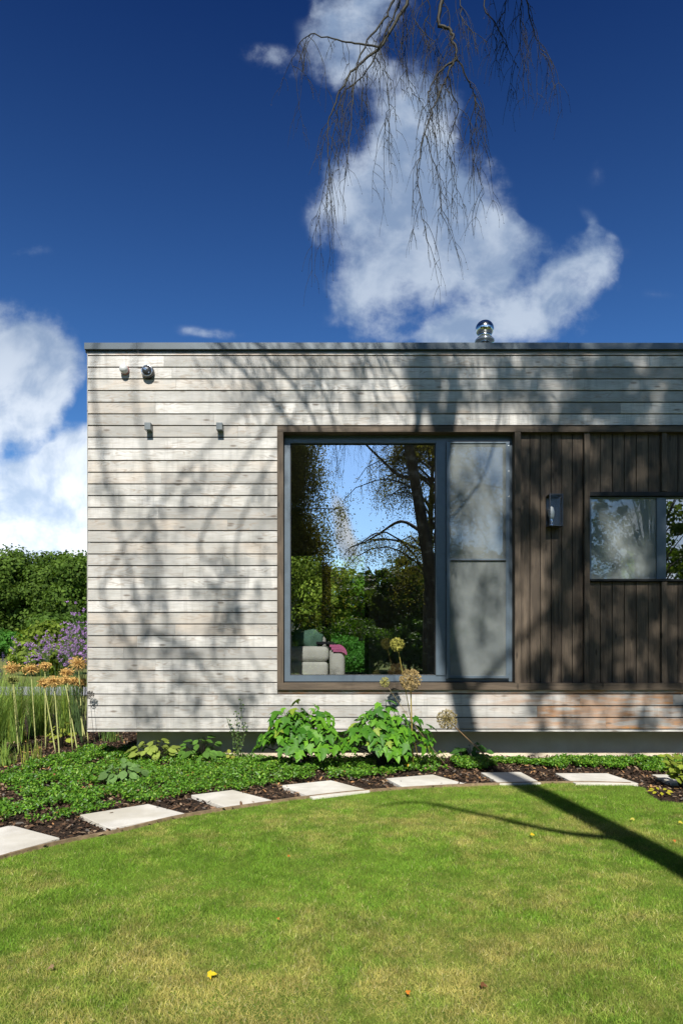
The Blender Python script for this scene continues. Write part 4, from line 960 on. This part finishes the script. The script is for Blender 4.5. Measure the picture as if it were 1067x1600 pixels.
for i, x in enumerate((-5.6, -3.6, -1.7, .2, 2.1)):
    tree('clipped_hedge', (x, 12.2, 0), 1.25, 1.15, ('bright green hedge shrub seen low through the rear door, leftmost', 'bright green hedge shrub behind the sofa and cushion', 'bright green hedge shrub just left of the rear door post', 'bright green hedge shrub behind the right leaf of the rear door', 'bright green hedge shrub hidden behind the room wall')[i], 'shrub', (.045, .15, .02), .05, 70, 420, .30, 90 + i, .04, 'hedge behind the house', crown_low=0, m='leaf')

# ------ the weeping birch behind the camera whose trunk and twigs shade the house, and whose branches hang into the view
birch = thing('weeping_birch', (2.08, -8, 0), 'tall weeping birch with bare twigs hanging in at the top of the photo', 'tree')
TR_P = [(2.10, -8, -.05), (2.06, -8, .7), (2.03, -8, 1.4), (1.93, -8, 2.5), (1.82, -8, 3.2), (1.62, -8, 4.3), (1.42, -8, 5.4), (1.20, -8, 6.3), (.96, -8, 7.4), (.80, -8, 8.3), (.74, -8, 9.0), (.74, -8, 10.0), (.56, -8, 10.9), (.50, -8, 12.0), (.55, -8, 13.2)]
TR_R = [.25, .215, .195, .165, .138, .115, .108, .115, .108, .10, .095, .085, .075, .05, .03]
MB().tube(smooth_line([Vector(p) for p in TR_P], 4), list(np.interp(np.linspace(0, 14, 57), range(15), TR_R)), 12).build('trunk', M['bark'], birch, smooth=True)
SHX = math.tan(SUN_AZ); TE = math.tan(SUN_EL) / math.cos(SUN_AZ)
def to_tree(wx, wz, T): return Vector((wx - SHX * T, -T, wz + TE * T))
limbs = MB()
def limb(pts, r0, r1, n=6, b=None):
    q = smooth_line([Vector(p) for p in pts], 4); (b or limbs).tube(q, list(np.linspace(r0, r1, len(q))), n); return q
def wl(l, T=8.0): return [to_tree(WX(a), WZ(c), T) for a, c in l]
limb([(1.56, -8, 4.65), (1.2, -8.0, 4.75), (.75, -8.05, 5.2), (.35, -8.1, 5.55), (.05, -8.2, 5.5)], .045, .010)
limb([(1.75, -8, 3.5), (1.35, -8.9, 3.9), (.9, -9.8, 3.75), (.55, -10.3, 3.6)], .045, .012)
BO = Vector((.6, -5.6, 8.9))
for l_, T_, r_ in (([(300, 500), (345, 545), (410, 610), (462, 672), (490, 730)], 4.6, .022), ([(365, 500), (410, 550), (465, 610), (505, 690), (520, 760)], 4.4, .020), ([(440, 500), (480, 560), (515, 640), (530, 720)], 4.2, .018),
                   ([(330, 490), (380, 570), (430, 660)], 4.8, .012), ([(540, 500), (560, 560), (600, 640)], 4.3, .016), ([(620, 500), (640, 570), (650, 660)], 4.5, .022), ([(590, 500), (570, 570), (585, 650)], 4.2, .010), ([(700, 500), (735, 560), (745, 640), (750, 760)], 4.6, .012)):
    limb([BO + Vector((0, 0, .5)), BO.lerp(to_tree(WX(l_[0][0]), WZ(l_[0][1]), T_), .6) + Vector((0, 0, .3))] + wl(l_, T_), r_ * 1.2, r_ * .45)
for l_, T_, r_ in (([(170, 480), (215, 940), (275, 1000), (330, 1060), (372, 1110), (410, 1165)], 7.6, .013), ([(240, 500), (236, 760), (250, 900), (262, 1000)], 9, .012), ([(400, 760), (372, 900), (385, 1010), (440, 1090)], 6.5, .009), ([(330, 800), (345, 900), (330, 1000), (352, 1070)], 6.5, .010), ([(190, 860), (196, 980), (225, 1090)], 6.8, .009)):
    limb([(.52, -8, 11.9), (.5, -9.5, 13.6)] + wl(l_, T_), r_ * 1.5, r_ * .9)
# fine drooping twigs on the forward boughs: these draw the thin streaks on the boards
for k in range(90):
    x0 = random.uniform(300, 840); T_ = random.uniform(3.6, 5.2); y0 = random.uniform(500, 600); L = random.uniform(50, 150); sl = random.uniform(-.15, .75)
    l_ = [(x0, y0), (x0 + sl * L * .5 + random.uniform(-6, 6), y0 + L * .5), (x0 + sl * L, y0 + L)]
    hang_twigs = wl(l_, T_); limbs.tube(hang_twigs, [.006, .005, .003], 4)
limb([(.52, -8, 11.5)] + wl([(720, 500), (770, 540), (840, 520), (930, 510)], 8.3), .04, .02)
limb([(.95, -8, 7.5)] + wl([(780, 1030), (850, 960), (900, 880), (930, 800), (1000, 700), (1080, 640)], 9.6), .045, .02)
# long boughs reaching forward over the camera
boughs = [limb([(.56, -8, 10.6), (.6, -6.6, 9.6), (.6, -5.2, 7.9), (.5, -4.0, 6.0), tuple(P(640, -60, -3.0))], .06, .018),
          limb([(.74, -8, 9.9), (.9, -6.5, 9.4), (.95, -5.0, 7.8), (.85, -3.8, 6.0), tuple(P(690, -60, -3.0))], .06, .018),
          limb([(.56, -8, 11.0), (1.2, -6.5, 10.2), (1.4, -5.0, 8.0), (1.3, -3.8, 6.2), tuple(P(800, -80, -3.0))], .018, .008)]
limbs.build('limb', M['bark'], birch, smooth=True)
tw = MB(); budp = []
rt = random.Random(21); Yt = -3.0
def pxl(l, y0=Yt, dy=0.0): return [P(a, c, y0 + dy * i / max(1, len(l) - 1)) for i, (a, c) in enumerate(l)]
MAIN = [([(640, -60), (637, 0), (617, 33), (593, 75), (565, 97), (545, 117), (524, 160), (513, 200), (514, 264), (508, 330)], .011, .0012, 0),
        ([(593, 75), (562, 68), (527, 64), (487, 54), (466, 72), (456, 103)], .006, .0012, .2),
        ([(640, -60), (613, 0), (600, 31), (567, 75), (553, 128), (548, 198), (540, 273)], .008, .0012, -.2),
        ([(640, -60), (625, 0), (603, 50), (575, 110), (535, 150), (522, 215), (505, 300), (497, 345)], .006, .001, .3),
        ([(690, -60), (690, 0), (685, 35), (704, 48), (708, 66), (713, 90), (690, 108), (677, 125), (668, 150), (671, 178)], .013, .002, 0),
        ([(713, 90), (734, 130), (741, 152), (749, 176), (754, 222)], .005, .0012, .15),
        ([(713, 90), (698, 118), (690, 140), (677, 170), (663, 207), (652, 273), (660, 330), (668, 378)], .006, .001, -.1),
        ([(700, 110), (704, 140), (716, 176), (700, 220), (706, 260), (712, 300)], .004, .001, .2),
        ([(690, -60), (650, 0), (650, 35), (677, 66), (694, 93)], .003, .0012, .1),
        ([(640, -60), (634, 10), (630, 44), (633, 97), (646, 154)], .004, .001, .25),
        ([(741, 152), (735, 200), (742, 250), (755, 300)], .003, .001, .2), ([(663, 207), (680, 260), (690, 320), (684, 340)], .003, .001, .1),
        ([(690, -60), (716, 0), (722, 30), (747, 57)], .005, .001, 0), ([(800, -80), (756, 0), (775, 40), (790, 70), (804, 101)], .005, .001, -.1),
        ([(800, -80), (813, 0), (812, 50), (818, 110)], .005, .001, .1), ([(800, -80), (822, 0), (830, 40), (842, 70), (853, 93)], .005, .001, .2), ([(800, -80), (790, 0), (780, 30), (764, 62)], .004, .001, .1),
        ([(593, 75), (604, 120), (606, 170), (600, 190)], .003, .001, .1), ([(640, -60), (668, 0), (664, 40), (672, 75)], .004, .001, .15)]
def droop(p, L, r, lvl, dx):
    n = max(4, int(L / .045)); pts = [Vector(p)]; d = Vector((dx, rt.uniform(-.3, .3), rt.uniform(-.3, .1)))
    for i in range(n):
        d = d * .78 + Vector((rt.gauss(0, .085), rt.gauss(0, .08), -.40)); pts.append(pts[-1] + d.normalized() * (L / n))
    tw.tube(pts, list(np.linspace(r, r * .4, len(pts))), 4 if r > .002 else 3, cap=False)
    for q in pts[1:]:
        if rt.random() < .5: budp.append(tuple(q))
    if lvl:
        for i in range(rt.randint(2, 4)): droop(pts[rt.randint(1, n - 1)], L * rt.uniform(.22, .6), r * .65, lvl - 1, rt.choice((-1, 1)) * rt.uniform(.12, .6))
for l, r0, r1, dy in MAIN:
    q = smooth_line(pxl(l, Yt, dy), 5)
    q = [q[0]] + [p + Vector((rt.gauss(0, .004), 0, rt.gauss(0, .004))) for p in q[1:]]
    tw.tube(q, list(np.linspace(r0, r1, len(q))), 5)
    for k in range(4, len(q)):
        vis = q[k].z < 4.95
        if vis and rt.random() < .68: droop(q[k], rt.uniform(.08, .46), .0019, 1, rt.choice((-1, 1)) * rt.uniform(.05, .55))
tw.build('twig', M['twig'], birch, smooth=True)
n = len(budp); leaves('bud', QUAD[0], QUAD[1], np.array(budp), rand_dirs(n), rand_dirs(n) + np.array((0, 0, -.5)), .0055, np.tile((.045, .035, .015), (n, 1)) * (.6 + RG.random((n, 1))), M['dleaf'], birch)

# leafy crown of the birch: unseen leaf clumps placed to cast the shade on the wall
fp, fn, ftip = [], [], []; hang = MB()
def curtain(px, py, rx, ry, cover, T0=7.4, T1=10.2, cr=.12, leafa=.0011, strings=True):
    area = math.pi * rx * ry / 160 / 160; n = int(cover * (.9 if px < 480 else 1.15 if px < 600 else 2.1) * area / (leafa * .55)); nc = max(2, int(area / (cr * cr) * 1.1)); per = max(4, n // nc)
    for _ in range(nc):
        a = RG.uniform(0, 6.283); e = math.sqrt(RG.random()); T = RG.uniform(T0, T1) * (.88 if px < 480 else 1)
        c = to_tree(WX(px + rx * e * math.cos(a)), WZ(py + ry * e * math.sin(a)), T); r = cr * RG.choice((.4, .6, .9, 1.6))
        k = RG.normal(size=(per, 3)) * np.array((r * .55, r * .7, r * .75)); fp.append(np.array(c) + k)
        if strings: hang.tube([c + Vector((0, 0, r * 2)), c + Vector((.02, 0, 0)), c + Vector((.0, 0, -r * 1.6))], [.004, .003, .001], 3, cap=False)
CUR = [(760, 590, 95, 48, .50), (870, 590, 80, 60, .50), (1010, 600, 100, 70, 1.5), (1110, 640, 60, 110, 2.0), (930, 600, 60, 60, .6), (700, 560, 40, 25, .5), (930, 640, 110, 22, .55), (655, 600, 30, 60, .8),
       (860, 700, 55, 45, .8), (960, 720, 90, 55, .85), (1050, 760, 50, 90, 1.1), (845, 790, 35, 60, 1.0), (905, 800, 30, 70, 1.0), (985, 830, 70, 60, .9), (875, 930, 24, 70, 1.0), (900, 870, 30, 50, .8), (850, 1040, 32, 38, 1.2),
       (960, 960, 70, 60, .9), (1040, 960, 50, 80, 1.0), (930, 1050, 60, 35, 1.1), (1020, 1060, 60, 25, .8), (835, 1112, 20, 28, .8), (1030, 1115, 60, 24, .8), (930, 1128, 50, 8, .5),
       (800, 800, 16, 110, .7), (715, 820, 22, 70, .6), (760, 950, 30, 60, .22), (750, 740, 35, 30, .25), (700, 950, 14, 60, .5),
       (235, 870, 22, 120, .22), (190, 960, 38, 60, .22), (250, 930, 30, 50, .35), (330, 900, 38, 45, .35), (350, 960, 40, 50, .40), (320, 1010, 70, 40, .22), (240, 1040, 60, 60, .20), (300, 1100, 90, 30, .35), (390, 1080, 30, 30, .4),
       (200, 1120, 50, 20, .35), (300, 770, 50, 40, .12), (430, 780, 40, 30, .18), (170, 740, 20, 60, .10), (440, 600, 60, 35, .22), (520, 600, 50, 35, .30), (590, 560, 50, 25, .35), (360, 560, 50, 18, .2), (580, 640, 60, 15, .25), (400, 900, 30, 60, .15), (450, 1120, 40, 15, .3), (600, 1095, 40, 12, .15)]
for c in CUR: curtain(*c)
hang.build('hanging_twig', M['twig'], birch)
fp = np.concatenate(fp); n = len(fp); cl = np.array([(.075, .13, .02)]) * (.6 + .8 * RG.random((n, 1)))
leaves('foliage', QUAD[0], QUAD[1], fp, rand_dirs(n), rand_dirs(n) + np.array((0, 0, -.6)), .045 * RG.uniform(.7, 1.3, n), cl, M['leaf'], birch)

# fine weeping tree with twiggy limbs, farther back: what the glass mirrors around the birch trunk
def weeping(base, H, limbs_, label, seed, col, n_str, leafn, spread, leaf=.05, scat=.035, rise0=.1, rise1=.55, wild=.35, name='weeping_tree', trunk_r=.16, smin=.8, smax=2.2, lowcut=1.0):
    rg = np.random.default_rng(seed); base = Vector(base); t = thing(name, base, label, 'tree')
    tr = [base + Vector((.02 * H * math.sin(s * 3 + seed) * s, 0, H * s)) for s in np.linspace(0, 1, 9)]
    MB().tube(tr, list(np.linspace(trunk_r, .03, 9)), 9).build('trunk', M['bark'], t, smooth=True)
    b = MB(); s_ = MB(); ps = []
    for k in range(limbs_):
        s = rg.uniform(.3, .97); o = tr[0] * (1 - s) + tr[-1] * s; a = rg.uniform(0, 6.283); L = spread * (1.15 - .7 * abs(s - .45)) * rg.uniform(.5, 1)
        d = Vector((math.cos(a), math.sin(a) * .7, 0)); rise = rg.uniform(rise0, rise1)
        pts = [o + d * L * u + Vector((rg.normal(0, .05), rg.normal(0, .05), L * (rise * u * 1.6 - .75 * rise * u * u * 2.0))) for u in np.linspace(0, 1, 7)]
        b.tube(pts, list(np.linspace(.035, .008, 7)), 5)
        for j in range(n_str):
            u = rg.uniform(.15, 1); i = min(5, int(u * 6)); p = pts[i].lerp(pts[i + 1], u * 6 - i); LL = rg.uniform(smin, smax); n = 9; q = [p]; dd = Vector((rg.normal(0, wild), rg.normal(0, wild), rg.normal(-.1, wild * .5)))
            for m_ in range(n):
                dd = dd * .75 + Vector((rg.normal(0, .05), rg.normal(0, .05), -.3)); q.append(q[-1] + dd.normalized() * LL / n)
                if q[-1].z < lowcut: break
            s_.tube(q, list(np.linspace(.005, .0015, len(q))), 3, cap=False)
            for _ in range(leafn): w = rg.integers(0, len(q)); ps.append(tuple(q[w] + Vector(rg.normal(0, scat, 3))))
    b.build('branch', M['bark'], t); s_.build('twig', M['twig'], t); n = len(ps); ps = np.array(ps)
    cl = np.array([col]) * (.6 + .8 * rg.random((n, 1)))
    leaves('foliage', QUAD[0], QUAD[1], ps, rand_dirs(n), rand_dirs(n) + np.array((0, 0, -1.)), leaf * rg.uniform(.7, 1.3, n), cl, M['dleaf'], t)
weeping((2.5, -13.2, 0), 7.3, 64, 'fine twigged weeping tree mirrored in the glass behind the birch trunk', 5, (.24, .22, .06), 26, 22, 2.9, .038, scat=.09, rise0=.3, rise1=1.0, wild=1.2, smin=.3, smax=1.0, lowcut=2.0)
weeping((-2.25, -16.5, 0), 9.0, 90, 'dense weeping tree mirrored at the upper left of the big window', 6, (.24, .22, .06), 34, 44, 2.5, .055, scat=.13, wild=.5, smin=.7, smax=2.0, lowcut=2.0)
for i, x in enumerate((-3.4, -1.4, .6, 2.5, 4.4)):
    tree('garden_shrub', (x, -16.2 - .5 * (i % 2), 0), 1.9, 1.25, ('leftmost', 'second from left added sky-blocking', 'middle', 'fourth', 'rightmost')[i] + ' low green shrub of the row mirrored just above the window sill', 'shrub', (.08, .16, .022), .07, 60, 260, .35, 150 + i, .05, 'low shrubs mirrored above the sill', crown_low=0.0, limbs=8)
tree('mirrored_tree', (9.3, -14.5, 0), 7.0, 2.2, 'leafy tree mirrored in the narrow right-hand window', 'tree', (.09, .13, .03), .10, 46, 110, .40, 101, .12, crown_low=.3, limbs=30)
for i, (x, Y, H, r) in enumerate(((-6.5, -22, 6.0, 2.8), (-2.5, -24, 4.2, 2.6), (.3, -21, 3.4, 1.7), (2.6, -20, 4.6, 2.0), (5.4, -21, 5.4, 2.4), (9.5, -23, 6, 3.0), (14, -22, 6, 3))):
    tree('garden_shrub', (x, Y, 0), H, r, ('tall dark garden bush mirrored at the far left', 'broad dark garden bush mirrored low at the left of the window', 'lowest dark bush mirrored in the middle of the window', 'dark bush mirrored just left of the birch trunk', 'dark bush mirrored behind the birch trunk', 'tall dark bush mirrored towards the right', 'outermost dark bush on the right behind the camera')[i], 'shrub',
         (.08, .13, .022), .10, 90, 260, .5, 110 + i, .08, 'bushes behind the camera mirrored in the glass', crown_low=.0, limbs=10)
for i, (x, Y, H, R_) in enumerate(((-27, -30, 15, 6.5), (-17, -33, 15, 6.0), (-9, -44, 9, 5.2), (0, -45, 6.5, 5.2), (9, -42, 7, 5.2), (25, -31, 14, 5.5), (27, -28, 15, 6.5), (-22, -14, 13, 5), (24, -14, 13, 5))):  # tall ones at the sides are added to block low sky light
    tree('boundary_tree', (x, Y, 0), H, R_, ('far left added sky-blocking', 'second from left added sky-blocking', 'third from left', 'middle', 'low right of middle', 'tall right added sky-blocking', 'far right added sky-blocking', 'left side added sky-blocking', 'right side added sky-blocking')[i] + ' dark boundary tree behind the camera', 'tree', (.04, .075, .014), .34, 90, 240, R_ * .25, 130 + i, .3, 'boundary trees behind the camera', crown_low=.0)
